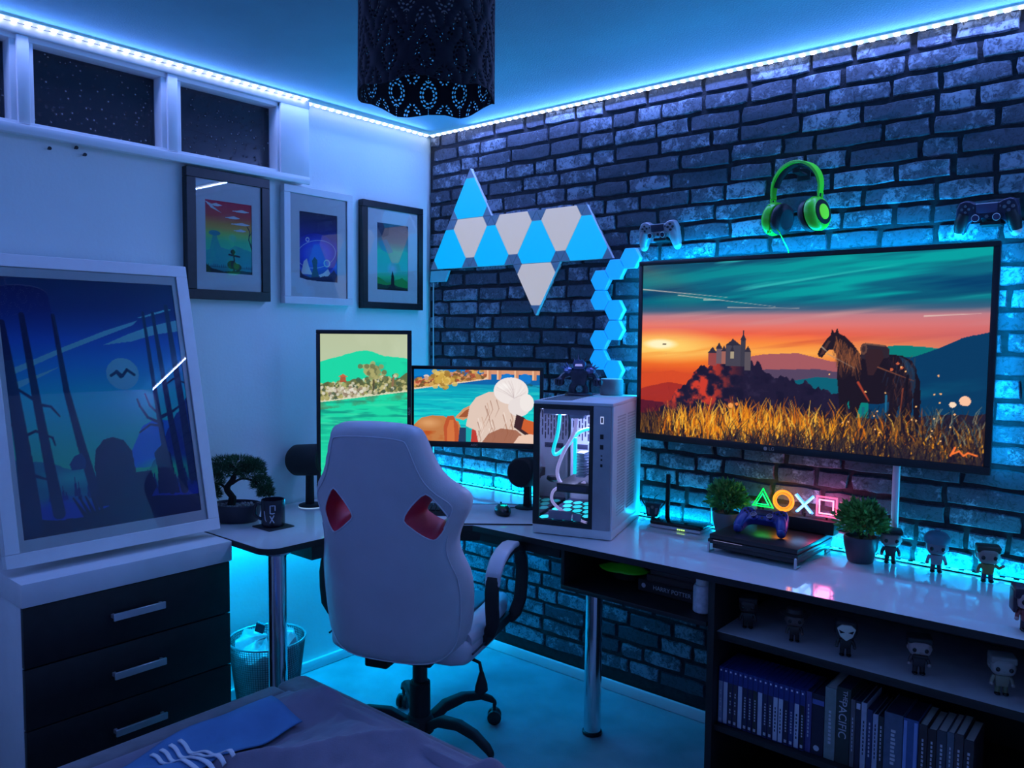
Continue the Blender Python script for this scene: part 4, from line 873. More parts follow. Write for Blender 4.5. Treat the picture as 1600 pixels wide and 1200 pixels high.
eye = [(.155, .528), (.176, .505), (.194, .475), (.205, .448), (.196, .420), (.182, .398), (.167, .388), (.140, .404), (.112, .428), (.092, .450), (.105, .480), (.130, .510)]
eye = [((x-.150)*1.08+.150, (z-.458)*1.06+.458) for x, z in eye]; E1 = [p+Vector((.013, 0)) for p in smooth_closed(eye, 2)]; E2 = [Vector((-p.x+.026, p.y)) for p in reversed(E1)]
def pdist(p, poly):
    d = 9
    for i in range(len(poly)):
        a, b_ = poly[i], poly[(i+1) % len(poly)]; e = b_-a; t = max(0, min(1, (p-a).dot(e)/e.length_squared)); d = min(d, (p-a-e*t).length)
    return d
def pin(p, poly):
    c_ = False; n_ = len(poly)
    for i in range(n_):
        a, b_ = poly[i], poly[(i+1) % n_]
        if (a.y > p.y) != (b_.y > p.y) and p.x < (b_.x-a.x)*(p.y-a.y)/(b_.y-a.y)+a.x: c_ = not c_
    return c_
pv = list(OUT)+list(E1)+list(E2); es = []
for k0, L_ in ((0, len(OUT)), (len(OUT), len(E1)), (len(OUT)+len(E1), len(E2))): es += [(k0+i, k0+(i+1) % L_) for i in range(L_)]
g = .0165
for i in range(-18, 19):
    for j in range(-4, 48):
        p = Vector((i*g, j*g+(g/2 if i % 2 else 0)))
        if pin(p, OUT) and not pin(p, E1) and not pin(p, E2) and pdist(p, OUT) > .008 and pdist(p, E1) > .007 and pdist(p, E2) > .007: pv.append(p)
ov, oe, of, *_ = MG.delaunay_2d_cdt(pv, es, [], 0, 1e-7)
of = [tuple(f) for f in of if pin((ov[f[0]]+ov[f[1]]+ov[f[2]])/3, OUT) and not pin((ov[f[0]]+ov[f[1]]+ov[f[2]])/3, E1) and not pin((ov[f[0]]+ov[f[1]]+ov[f[2]])/3, E2)]
TILT = math.radians(8); BY, BZ = -.215, .450
def backpt(p, off):
    """off: + towards the sitter"""
    x, t = p; y = off+.0+2.5*max(0, abs(x)-.07)**2+.10*max(0, t-.5)**2
    return (x, BY+y*math.cos(TILT)-t*math.sin(TILT), BZ+t*math.cos(TILT)+y*math.sin(TILT))
def th_(d): 
    q = min(1, d/.045); return .018+.034*math.sqrt(max(0, 1-(1-q)**2))
ds = [pdist(p, OUT) for p in ov]; nv = len(ov)
mb = MB(); V3 = [backpt(p, -th_(d)*.92) for p, d in zip(ov, ds)]+[backpt(p, th_(d)*1.05) for p, d in zip(ov, ds)]
fs = list(of)+[tuple(i+nv for i in reversed(f)) for f in of]
nO = len(OUT); fs += [(i, (i+1) % nO, nv+(i+1) % nO, nv+i) for i in range(nO)]
back = mb.add(V3, fs).build('backrest', M_chair, chair, ang=70)
for E, k0 in ((E1, nO), (E2, nO+len(E1))):
    lm = MB(); L_ = len(E); cE = sum(E, Vector((0, 0)))/L_; vs = []
    for s in range(7):
        q = s/6
        for p in E:
            pp = cE+(p-cE)*(1-.42*math.sin(q*PI*.5)) if q < 1 else cE+(p-cE)*.58
            vs.append(backpt(pp, -th_(pdist(p, OUT))*.92+(q*2.0)*th_(pdist(p, OUT))))
    lm.add(vs, [(s*L_+i, s*L_+(i+1) % L_, (s+1)*L_+(i+1) % L_, (s+1)*L_+i) for s in range(6) for i in range(L_)])
    tag(lm.build('eye_lining', M_red, back, ang=70), 'red lining of the backrest opening')
    MB().tube([backpt(p, -th_(pdist(p, OUT))*.92-.001) for p in E], .0022, 6, closed=True).build('opening_seam', M_seam, back)
def insetp(poly, d):
    n_ = len(poly); o = []
    for i in range(n_):
        t = (poly[(i+1) % n_]-poly[i-1]).normalized(); o.append(poly[i]+Vector((-t.y, t.x))*d)
    return o
ins = insetp(OUT, .032); up_ = [p for p in ins if p.y > .40]
i0 = max(range(len(ins)), key=lambda i: (ins[i].y > .40) and (ins[i-1].y <= .40)); n_up = len(up_)
seq = [ins[(i0+i) % len(ins)] for i in range(n_up)]
MB().tube([backpt(p, -th_(.032)*.92-.0008) for p in seq], .0022, 6).build('back_seam', M_seam, back)
low = [p for p in insetp(OUT, .016) if p.y < .40]; i1 = max(range(len(OUT)), key=lambda i: (insetp(OUT, .016)[i].y < .40) and (insetp(OUT, .016)[i-1].y >= .40))
io = insetp(OUT, .016); seq = [io[(i1+i) % len(io)] for i in range(len(low))]
MB().tube([backpt(p, -th_(.016)*.92-.0008) for p in seq], .0018, 6).build('back_seam', M_seam, back)
# seat with raised sides
seat = MB().prism([(-.255, -.17), (-.262, .05), (-.25, .27), (-.20, .31), (.20, .31), (.25, .27), (.262, .05), (.255, -.17), (.20, -.20), (-.20, -.20)], .395, .478).build('seat', M_chair, chair, bevel=.028, seg=4)
for s in (-1, 1): MB().tube([(s*.222, -.15, .470), (s*.228, .0, .480), (s*.222, .16, .482), (s*.20, .27, .470)], [.034, .040, .040, .030], 12).build('seat_bolster', M_chair, seat)
MB().bb(-.165, .165, -.16, .285, .470, .492).build('seat_cushion', mat('grey_black_leatherette', (.05, .05, .06), .5, bump=.1), seat, bevel=.012, seg=3)
pts = [(.262, -.16, .437), (.268, .05, .440), (.255, .27, .437)]
for s in (-1, 1): MB().tube([(s*x, y, z) for x, y, z in pts], .0035, 6).build('seat_piping', mat('dark_piping', (.03, .03, .05), .5), seat)
# loop armrests
def ring_sweep(path, w_, t_):
    mb = MB(); n_ = len(path); vs = []
    for i, (x, y, z) in enumerate(path):
        a = Vector(path[max(0, i-1)]); b_ = Vector(path[min(n_-1, i+1)]); d = (b_-a).normalized(); nrm = Vector((0, -d.z, d.y))
        ww = w_[i] if isinstance(w_, list) else w_
        for sx, sn in ((-1, -1), (1, -1), (1, 1), (-1, 1)): vs.append(Vector((x+sx*ww/2, y, z))+nrm*sn*t_/2)
    return mb.add(vs, [(4*i+j, 4*i+(j+1) % 4, 4*i+4+(j+1) % 4, 4*i+4+j) for i in range(n_-1) for j in range(4)]+[(0, 1, 2, 3), (4*n_-1, 4*n_-2, 4*n_-3, 4*n_-4)])
for s in (-1, 1):
    X = s*.312-.020
    pth = [(X-s*.02, -.045, .455), (X, -.058, .50), (X, -.068, .560), (X, -.070, .615), (X, -.058, .655), (X, -.025, .688), (X, .03, .706), (X, .09, .714), (X, .15, .710), (X, .200, .690), (X, .232, .650), (X, .242, .60), (X, .236, .55), (X, .220, .50), (X-s*.01, .195, .455), (X-s*.03, .17, .430)]
    arm = ring_sweep(pth, .046, .024).build('armrest', M_matte, chair, bevel=.007, seg=2)
    pd = [(X, -.066, .628), (X, -.056, .668), (X, -.020, .702), (X, .03, .722), (X, .09, .729), (X, .14, .724)]
    ring_sweep(pd, [.050, .054, .056, .056, .054, .050], .020).build('arm_pad', M_chair, arm, bevel=.008, seg=3)
    MB().bb(min(X-s*.055, X-s*.02), max(X-s*.055, X-s*.02), -.06, .19, .425, .462).build('arm_plate', M_matte, arm, bevel=.006)
# mechanism, column, lever, star base with castors
MB().prism([(-.10, -.13), (.10, -.13), (.09, .10), (-.09, .10)], .352, .396).build('tilt_mechanism', M_matte, chair, bevel=.006)
MB().bb(-.115, -.03, -.185, -.10, .350, .405).build('tension_box', M_matte, chair, bevel=.008)
lv = MB().tube([(.09, -.03, .372), (.215, -.05, .372), (.245, -.055, .365), (.252, -.056, .335), (.252, -.056, .30)], .006, 10).build('lever', M_matte, chair)
MB().tube([(.252, -.056, .335), (.252, -.056, .318), (.252, -.056, .290), (.252, -.056, .270), (.252, -.056, .262)], [.008, .013, .022, .024, .015], 12, flat=.5).build('lever_paddle', M_matte, lv)
MB().lathe([(.026, .34), (.026, .24)], 24).build('gas_piston', M_black, chair); MB().lathe([(.030, .245), (.036, .24), (.037, .12), (.040, .085)], 24).build('column_cover', M_matte, chair)
hubm = MB().lathe([(.03, .062), (.050, .066), (.052, .10), (.040, .125), (.028, .126)], 24).build('base_hub', M_matte, chair)
for k in range(5):
    a = math.radians(-14+72*k)-ch_rz+math.radians(18); d = Vector((math.cos(a), math.sin(a), 0)); sd = Vector((-d.y, d.x, 0))
    vs = []; pr = [(.035, .088, .052, .036), (.10, .128, .046, .034), (.18, .138, .040, .030), (.25, .125, .036, .028), (.305, .095, .032, .026), (.322, .078, .028, .020)]
    for r_, z, w_, h_ in pr:
        for sx, sz in ((-1, -1), (1, -1), (.75, 1), (-.75, 1)): vs.append(d*r_+sd*(sx*w_/2)+Vector((0, 0, z+sz*h_/2)))
    n_ = len(pr); lg = MB().add(vs, [(4*i+j, 4*i+(j+1) % 4, 4*i+4+(j+1) % 4, 4*i+4+j) for i in range(n_-1) for j in range(4)]+[(0, 1, 2, 3), (4*n_-1, 4*n_-2, 4*n_-3, 4*n_-4)]).build('base_leg', M_matte, chair, bevel=.006, seg=2)
    c_ = d*.318; wb_ = MB(); dw = (d*.7+sd*.7)
    for s in (-1, 1):
        q = c_+Vector((0, 0, .0262))+dw.cross(Vector((0, 0, 1)))*0
        ax = sd*.8+d*.6; ax.normalize(); wb_.cyl(q+ax*(s*.006), q+ax*(s*.022), .0260, n=22)
    wb_.cyl(c_+Vector((0, 0, .03)), c_+Vector((0, 0, .075)), .007, n=10); wb_.ball(c_+Vector((0, 0, .034)), (.016, .016, .022), 12, 8)
    wb_.build('castor', M_black, lg, bevel=.003)

# ------------------------------------------------------------------ waste bin
bn = thing('waste_bin', 'round wire mesh waste bin behind the chrome desk leg', 'bin', (.198, -1.045, 0))
b = MB(); n = 90; m_ = 32; vs = [((.105+.035*j/m_)*math.cos(2*PI*(i+.0)/n), (.105+.035*j/m_)*math.sin(2*PI*i/n), .006+.284*j/m_) for j in range(m_+1) for i in range(n)]
b.add(vs, [(j*n+i, j*n+(i+1) % n, (j+1)*n+(i+1) % n, (j+1)*n+i) for j in range(m_) for i in range(n)])
M_mesh = mat('grey_wire', (.10, .11, .12), .4, metal=.5)
o = b.build('wire_mesh', M_mesh, bn, smooth=False); wm = o.modifiers.new('wire', 'WIREFRAME'); wm.thickness = .0030; wm.use_even_offset = False
MB().tube([(.141*math.cos(a), .141*math.sin(a), .293) for a in np.linspace(0, 2*PI, 49)[:-1]], .0045, 8, closed=True).build('rim', mat('grey_metal_rim', (.3, .32, .34), .35, metal=.6), bn)
MB().lathe([(.0001, .001), (.108, .001), (.108, .010), (.0001, .010)], 36).build('bottom', M_mesh, bn)
b = MB(); n = 48; prof = [(.09, .012), (.110, .08), (.118, .16), (.124, .235), (.118, .275), (.088, .292), (.05, .300), (.0001, .302)]
rp = np.random.default_rng(3); vs = []
for k, (r_, z) in enumerate(prof):
    for i in range(n):
        a = 2*PI*i/n; q = vnoise(np.array(3+2.2*math.cos(a)+k*.6), np.array(3+2.2*math.sin(a)+k*.35), 5)-.5; q2 = vnoise(np.array(9+6*math.cos(a)+k*.9), np.array(9+6*math.sin(a)), 6)-.5
        rr_ = r_*(1+(.05*q2-.03) if k < 5 else 1+.3*q); vs.append((rr_*math.cos(a), rr_*math.sin(a), z+(0 if k < 4 else (.08*q+.04*q2))))
b.add(vs, [(k*n+i, k*n+(i+1) % n, (k+1)*n+(i+1) % n, (k+1)*n+i) for k in range(len(prof)-1) for i in range(n)])
bag = b.build('bin_bag', mat('crumpled_white_plastic', (.55, .58, .6), .3, bump=.6, bscale=45), None, ang=35, weld=True); bag.location = (.198, -1.045, 0)
tag(bag, 'crumpled white plastic rubbish bag inside the wire bin', 'rubbish bag')
ctn = MB().box((0, 0, 0), (.034, .016, .040), R3(.4, 'Y')@Rz(.6)).build('small_carton', M_navy, bevel=.002, seg=1); ctn.location = (.2, -1.075, .340); tag(ctn, 'small dark carton lying on the rubbish in the bin', 'carton')

# ------------------------------------------------------------------ bed, duvet and blue track top
M_bed = mat('grey_upholstery', (.15, .14, .17), .9, vary=.15, scale=30, bump=.4, bscale=500, sheen=.3)
M_duvet = mat('grey_violet_cotton', (.19, .17, .24), .9, vary=.12, scale=7, bump=.25, bscale=300, sheen=.2)
bd = thing('bed', 'low upholstered grey bed frame in the foreground', 'bed', (1.2, -2.0, 0))
def bx(name, x0, x1, y0, y1, z0, z1, m, bev, seg=4): return MB().bb(x0-1.2, x1-1.2, y0+2.0, y1+2.0, z0, z1).build(name, m, bd, bevel=bev, seg=seg)
bx('side_rail', .690, .775, -2.90, -1.335, .05, .360, M_bed, .022); bx('side_rail', 1.665, 1.750, -2.90, -1.335, .05, .360, M_bed, .022)
MB().prism([(x-1.2, y+2.0) for x, y in [(.690, -1.334), (.690, -1.262)]+arc(.727, -1.262, .037, 180, 90, 6)[1:]+[(1.713, -1.225), (1.75, -1.262), (1.75, -1.334)]], .05, .360).build('foot_rail', M_bed, bd, bevel=.022, seg=4)
bx('mattress', .780, 1.660, -2.88, -1.340, .16, .355, mat('mattress_ticking', (.5, .5, .55), .8), .03)
for x in (.72, 1.72):
    for y in (-1.29, -2.85): MB().cyl((x-1.2, y+2, 0), (x-1.2, y+2, .05), .02, n=14).build('foot', M_black, bd)
nx, ny = 150, 170; X = np.linspace(.785, 1.62, nx); Yv = np.linspace(-2.80, -1.236, ny); XX, YY = np.meshgrid(X, Yv)
q = (XX-.78)*.9+(YY+1.25)*.42
fold = .030*(1-2*np.abs(np.sin((XX*1.0-YY*.55)*9+2.2*fbm(XX*3, YY*3+9, 4))))*np.clip((XX-.80)/.18, 0, 1)+.055*(fbm(XX*3.1+4, YY*3.1+12, 15)-.5)+.050*(fbm(XX*8+YY*3, YY*5+40, 25)-.5)
ZZ = .374+fold*np.clip((XX-.78)/.06, 0, 1)+.030*np.clip((XX-.78)/.28, 0, 1)
edge = np.clip((YY+1.335)/.10, 0, 1); ZZ = np.where(YY > -1.335, np.maximum(ZZ, .388)*(1-edge**2)+(.30)*edge**2, ZZ)
left = np.clip((.83-XX)/.05, 0, 1); ZZ = ZZ*(1-left)+left*np.maximum(.3665, ZZ-.022)
ZZ = np.where((YY < -1.255) & (YY > -1.335), np.maximum(ZZ, .368), np.maximum(ZZ, .27)); ZZ = np.where((YY > -1.340) & (XX < .87), .30, ZZ)
b = MB(); idx = np.arange(nx*ny).reshape(ny, nx)
b.add(np.stack([XX-1.2, YY+2.0, ZZ], -1).reshape(-1, 3).tolist(), np.stack([idx[:-1, :-1], idx[:-1, 1:], idx[1:, 1:], idx[1:, :-1]], -1).reshape(-1, 4).tolist())
dv = b.build('duvet', M_duvet, None, ang=180); dv.location = (1.2, -2.0, 0); tag(dv, 'rumpled dark violet grey duvet over the bed end', 'duvet')
ZS = ZZ.copy()
for _ in range(14):
    P = np.pad(ZS, 1, mode='edge'); ZS = np.maximum(ZZ*.0+(P[:-2, 1:-1]+P[2:, 1:-1]+P[1:-1, :-2]+P[1:-1, 2:]+P[1:-1, 1:-1])/5, ZZ-.006)
def duvet_z(x, y):
    u = min(nx-1.001, max(0, (x-X[0])/(X[1]-X[0]))); v = min(ny-1.001, max(0, (y-Yv[0])/(Yv[1]-Yv[0]))); i, j = int(u), int(v); u -= i; v -= j
    return float((ZS[j, i]*(1-u)+ZS[j, i+1]*u)*(1-v)+(ZS[j+1, i]*(1-u)+ZS[j+1, i+1]*u)*v)
M_bluec = mat('blue_track_fabric', (.07, .20, .42), .75, vary=.1, scale=12, bump=.15, bscale=300); M_stripe = mat('white_stripe_fabric', (.75, .75, .8), .7)
jk = thing('track_top', 'blue track top with white stripes lying on the bed', 'clothing', (.98, -1.78, .40))
def cloth(fu, nu, nv_, lift, name, m, parent, o):
    vs = []
    for j in range(nv_+1):
        for i in range(nu+1):
            x, y = fu(i/nu, j/nv_); vs.append((x-o[0], y-o[1], duvet_z(x, y)+lift+.004*math.sin(38*x+21*y)-o[2]))
    mb = MB().add(vs, [(j*(nu+1)+i, j*(nu+1)+i+1, (j+1)*(nu+1)+i+1, (j+1)*(nu+1)+i) for j in range(nv_) for i in range(nu)])
    ob = mb.build(name, m, parent, ang=180); so = ob.modifiers.new('thick', 'SOLIDIFY'); so.thickness = .004; so.offset = 1; return ob
edgeL = lambda v: .838+.022*math.sin(v*7); edgeR = lambda v: 1.14-.13*v+.015*math.sin(v*11+1)
body = cloth(lambda u, v: (edgeL(v)+(edgeR(v)-edgeL(v))*u, -2.15+.70*v), 26, 34, .012, 'fabric', M_bluec, jk, (.98, -1.78, .40))
for k in range(4):
    y0 = -1.812+.0245*k
    cloth(lambda u, v, y0=y0: (.864+.25*u, y0+.0040*math.sin(u*15+.5)+.0100*v+.01*u), 26, 3, .0190, 'stripe', M_stripe, body, (.98, -1.78, .40))
# ------------------------------------------------------------------ computer tower
M_case = mat('white_case_metal', (.66, .66, .68), .38, vary=.03); M_vent = mat('dark_vent', (.05, .05, .06), .7)
PW, PD, PH = .290, .425, .476
pc = thing('computer_tower', 'white computer tower with lit glass front standing on the desk', 'computer', (1.136, -.2705, DZ+.0005), math.radians(18))
def pb(name, x0, x1, y0, y1, z0, z1, m, parent=pc, bevel=.0015): return MB().bb(x0, x1, y0, y1, z0, z1).build(name, m, parent, bevel=bevel)
hw, hd = PW/2, PD/2; xg = hw-.070
pb('base', -hw, hw, -hd, hd, .002, .034, M_case, bevel=.003)
top = pb('top_panel', -hw, hw, -hd, hd, PH-.012, PH, M_case, bevel=.003)
b = MB()
for i in range(15): b.box((-.075, -.17+.024*i, PH+.0002), (.115, .008, .0012), Rz(.35))
b.build('top_vent', M_vent, top, smooth=False)
rp_ = pb('right_panel', hw-.008, hw, -hd+.004, hd, .034, PH-.012, M_case)
b = MB()
for k in range(2):
    for i in range(34): b.bb(hw, hw+.0010, -.150+.145*k, -.040+.145*k, .075+.0105*i, .080+.0105*i)
b.build('side_vent', mat('pale_vent_slots', (.42, .42, .45), .6), rp_, smooth=False)
pb('back_panel', -hw, hw-.008, hd-.006, hd, .034, PH-.012, M_case)
fs_ = pb('front_strip', xg, hw-.008, -hd, -hd+.02, .034, PH-.012, mat('grey_brushed_front', (.36, .37, .40), .4, metal=.3))
zz = PH-.06
b = MB(); b.bb(xg+.025, xg+.037, -hd-.0012, -hd, zz-.012, zz+.014); pbn = b.build('power_button', mat('button_lit_ring', (.7, .7, .75), .3, emit=(.5, .55, .8), estr=.8), fs_, bevel=.003)
b = MB(); b.bb(xg+.028, xg+.034, -hd-.0016, -hd-.0010, zz-.008, zz+.010); b.build('button_face', M_vent, pbn)
for dz, w_, h_ in ((.056, .012, .016), (.092, .012, .016), (.122, .006, .004), (.136, .006, .006), (.156, .008, .010)): MB().bb(xg+.031-w_/2, xg+.031+w_/2, -hd-.0008, -hd+.001, zz-dz-h_/2, zz-dz+h_/2).build('port', M_black, fs_, smooth=False)
fr = MB(); x0, x1, z0, z1 = -hw, xg, .034, PH-.012
fr.bb(x0, x1, -hd, -hd+.006, z1-.016, z1); fr.bb(x0, x1, -hd, -hd+.006, z0, z0+.018); fr.bb(x0, x0+.024, -hd, -hd+.006, z0+.018, z1-.016); fr.bb(x1-.014, x1, -hd, -hd+.006, z0+.018, z1-.016)
fr.build('glass_border', M_black, pc); pb('front_glass', x0+.022, x1-.012, -hd+.001, -hd+.004, z0+.016, z1-.014, G_pane, bevel=0)
pb('side_glass', -hw, -hw+.004, -hd+.007, hd-.007, .035, PH-.013, glass('smoked_glass', (.5, .5, .55)), bevel=0)
# inside
M_pcin = mat('pale_inside_metal', (.55, .58, .70), .4); M_slot = mat('dark_slots', (.03, .03, .08), .6)
bw = pb('inner_wall', -hw+.01, xg-.004, hd-.02, hd-.014, .04, PH-.02, M_pcin)
b = MB()
for i in range(16):
    for j in range(4): b.box((-.125+.0125*i, hd-.0205, PH-.055-.035*j-(.016 if i % 2 else 0)), (.0055, .0012, .028))
b.build('slot_grille', M_slot, bw, smooth=False)
pb('motherboard_tray', xg-.012, xg-.004, -hd+.02, hd-.03, .04, PH-.02, mat('tray_white', (.6, .62, .68), .4)); 
mbd = pb('motherboard', xg-.018, xg-.012, -hd+.03, hd-.05, .16, PH-.05, mat('board_blue_grey', (.10, .18, .30), .4))
pb('cooling_block', xg-.055, xg-.018, -.09, -.035, .255, .32, mat('white_fins', (.75, .75, .8), .35), mbd)
b = MB()
for i in range(9): b.bb(xg-.075, xg-.045, -.165, -.105, .205+.010*i, .211+.010*i)
b.build('heat_sink_fins', mat('white_fins', ()), mbd, smooth=False)
M_glowc = mat('cyan_glow_tube', (.1, .5, .55), .3, emit=(.0, .62, .72), estr=1.1); M_glowv = mat('violet_glow_tube', (.5, .45, .6), .3, emit=(.30, .28, .62), estr=.75)
pb('memory_light', xg-.085, xg-.074, -.17, -.155, .215, .345, M_glowc)
gpu = pb('graphics_card', -.065, xg-.02, -.185, .12, .150, .182, M_black); MB().bb(-.06, xg-.03, -.1875, -.185, .158, .174).build('card_edge', M_slot, gpu); MB().lathe([(.0001, 0), (.012, .001), (.024, .010), (.022, .022), (.0001, .024)], 18, (-.105, -.11, .17)).build('pump_cap', mat('gloss_black', (.01, .01, .015), .08), gpu)
rad = pb('radiator', -.115, xg-.03, -.19, .12, PH-.048, PH-.018, mat('radiator_lilac', (.55, .5, .65), .4)); 
for s, yy in ((-.115, -.1), (-.02, -.18)): pb('radiator_fitting', s, s+.05, yy-.008, yy+.02, PH-.060, PH-.046, M_pcin, rad)
def sp(pts, k=6):
    P = [Vector(p) for p in pts]; o = []
    for i in range(len(P)-1):
        a, b_, c_, d_ = P[max(0, i-1)], P[i], P[i+1], P[min(len(P)-1, i+2)]
        for s in range(k): t = s/k; o.append(.5*((2*b_)+(c_-a)*t+(2*a-5*b_+4*c_-d_)*t*t+(3*b_-a-3*c_+d_)*t**3))
    return o+[P[-1]]
MB().tube(sp([(-.068, -.15, PH-.05), (-.075, -.15, PH-.12), (-.095, -.14, PH-.185), (-.085, -.13, PH-.20), (-.05, -.12, PH-.17), (-.01, -.11, PH-.12), (.03, -.10, PH-.105), (xg-.03, -.10, PH-.12)]), .0065, 10).build('coolant_tube', M_glowc, pc)
MB().tube(sp([(.000, -.165, PH-.05), (-.008, -.165, PH-.11), (-.05, -.16, PH-.19), (-.072, -.16, PH-.26), (-.05, -.16, PH-.305), (-.01, -.15, PH-.315), (.03, -.15, PH-.29)]), .0065, 10).build('coolant_tube', M_glowv, pc)
MB().tube(sp([(-.045, -.15, .168), (-.082, -.165, .150), (-.085, -.175, .115), (-.05, -.18, .085), (.0, -.185, .065), (xg-.02, -.185, .045)]), .0055, 10).build('power_cable', M_glowv, pc)
fan = pb('bottom_fan_deck', -hw+.012, xg-.02, -.19, .18, .036, .052, M_slot)
b = MB()
for j in range(5):
    for i in range(5):
        cx, cy = -.115+.040*i+(.02 if j % 2 else 0), -.168+.068*j
        if cx < xg-.045: b.prism([(cx+.0175*math.cos(PI/3*k+PI/6), cy+.030*math.sin(PI/3*k+PI/6)) for k in range(6)], .0525, .0535)
b.build('hexagon_lights', M_glowc, fan, smooth=False)
pb('front_drive', -.09, -.005, -.200, -.185, .054, .084, mat('drive_lilac', (.5, .48, .62), .35)); pb('cable_block', .0, .03, -.200, -.19, .054, .080, M_pcin)
pb('inner_light_bar', -hw+.012, -hw+.016, -.16, .15, PH-.034, PH-.026, mat('bar_light', (.5, .5, .6), .4, emit=(.45, .5, 1.0), estr=5), bevel=0)
d = bpy.data.lights.new('tower_lamp', 'AREA'); d.shape = 'RECTANGLE'; d.size = .12; d.size_y = .2; d.energy = 3.6; d.color = (.42, .48, 1.0)
o = bpy.data.objects.new('tower_lamp', d); COL.objects.link(o); o.parent = pc; o.location = (-.03, -.03, PH-.052)
MB().bb(-.115, -.035, hd-.0215, hd-.0195, PH-.225, PH-.205).build('name_plate', M_slot, bw, bevel=.002)

# figure and smart speaker on the tower
M_arm = mat('dark_armour', (.05, .05, .075), .28, metal=.6, vary=.3, scale=60); M_armb = mat('bluish_armour', (.10, .12, .25), .25, metal=.5)
TZ = DZ+.0005+PH+.0008
fg = thing('armoured_figurine', 'dark armoured statuette with horned helmet on the computer tower', 'figurine', (1.045, -.215, TZ), math.radians(28)); fg.scale = (1.22, 1.1, 1.08)
MB().lathe([(.045, 0), (.045, .006), (.040, .010)], 20).build('base_disc', M_arm, fg)
for s in (-1, 1):
    MB().tube([(s*.020, 0, .009), (s*.022, -.004, .025), (s*.014, 0, .042)], [.014, .011, .012], 8).build('leg', M_arm, fg)
    a_ = MB().tube([(s*.030, 0, .078), (s*.050, -.008, .068), (s*.058, -.018, .052)], [.014, .010, .012], 8).build('arm', M_arm, fg)
    b = MB(); b.ball((s*.060, -.022, .048), (.017, .016, .016), 8, 6); [b.box((s*.060+dx*.009, -.036, .048), (.006, .006, .02)) for dx in (-1, 0, 1)]; b.build('fist', M_arm, a_, ang=20)
    b = MB(); b.ball((s*.034, 0, .086), (.018, .018, .015), 8, 6); [b.cyl((s*.034+s*.006*k, 0, .095), (s*(.042+.010*k), 0, .118-.008*k), .005, .0005, 6) for k in range(3)]; b.build('shoulder_plate', M_armb, fg, ang=20)
MB().prism([(-.020, .035), (.020, .035), (.030, .085), (.012, .095), (-.012, .095), (-.030, .085)], -.016, .016, 'xz').build('torso', M_arm, fg, bevel=.005)
b = MB(); b.prism([(-.016, .093), (.016, .093), (.021, .112), (.014, .126), (-.014, .126), (-.021, .112)], -.018, .014, 'xz'); hd_ = b.build('helmet', M_armb, fg, bevel=.003)
b = MB(); b.cyl((0, -.004, .124), (-.002, 0, .152), .008, .0005, 8); b.cyl((.014, 0, .12), (.024, 0, .138), .005, .0005, 6); b.cyl((-.014, 0, .12), (-.022, 0, .134), .005, .0005, 6); b.build('horn', M_arm, hd_)
MB().prism([(-.012, .104), (.012, .104), (.010, .112), (-.010, .112)], -.0205, -.0182, 'xz').build('visor', M_glowv, hd_)
ss = thing('smart_speaker', 'small grey cylinder smart speaker on the computer tower', 'speaker', (1.118, -.100, TZ))
MB().lathe([(.043, 0), (.046, .004), (.046, .056), (.043, .060)], 40).build('fabric_body', mat('grey_speaker_fabric', (.20, .20, .23), .9, bump=.4, bscale=600), ss)
MB().lathe([(.042, .0602), (.042, .0625), (.0001, .063)], 40).build('top_plate', M_case, ss); MB().ball((-.030, -.035, .030), (.002, .002, .002), 8, 6).build('logo_dot', M_black, ss)

# ------------------------------------------------------------------ desk speakers
def desk_speaker(label, loc, rz, r_, ln, zc, base_r):
    t = thing('desk_speaker', label, 'speaker', loc, rz, group='desk speakers')
    MB().lathe([(base_r, .001), (base_r, .007), (base_r-.004, .009)], 36).build('base_disc', M_matte, t)
    MB().lathe([(base_r-.002, .0002), (base_r+.0006, .0008), (base_r+.0006, .0022)], 36).build('light_ring', mat('ring_light_white', (.7, .75, .8), .4, emit=(.35, .6, .9), estr=.6), t)
    MB().prism([(-.016, .008), (.016, .008), (.013, zc-r_*.7), (-.013, zc-r_*.7)], -.004, .018, 'xz').build('stand', M_matte, t, bevel=.003)
    b = MB(); b.m = Matrix.Translation((0, .005, zc))@Matrix.Rotation(math.radians(84), 4, 'X')
    b.lathe([(r_*.55, -ln/2-.004), (r_*.85, -ln/2), (r_, -ln/2+.016), (r_, ln/2-.012), (r_*.93, ln/2-.002), (r_*.86, ln/2)], 40); b.build('cylinder_body', M_matte, t)
    b = MB(); b.m = Matrix.Translation((0, .005, zc))@Matrix.Rotation(math.radians(84), 4, 'X')
    b.lathe([(.0001, ln/2-.004), (r_*.45, ln/2-.006), (r_*.84, ln/2+.0012)], 36); b.build('driver_grille', mat('speaker_cloth', (.016, .016, .018), .95, bump=.5, bscale=700), t)
    b = MB(); b.m = Matrix.Translation((r_*.98*math.cos(.2), -ln*.22, zc+.004)); b.ball((0, 0, 0), (.004, .020, .020), 16, 10); b.build('volume_knob', M_black, t)
    return t
desk_speaker('black cylindrical speaker on stand left of the gaming chair', (.120, -.785, DZ+.0005), math.radians(100), .064, .172, .190, .050)
desk_speaker('black cylindrical speaker half hidden behind the computer tower', (.800, -.225, DZ+.0005), math.radians(12), .060, .150, .150, .048)

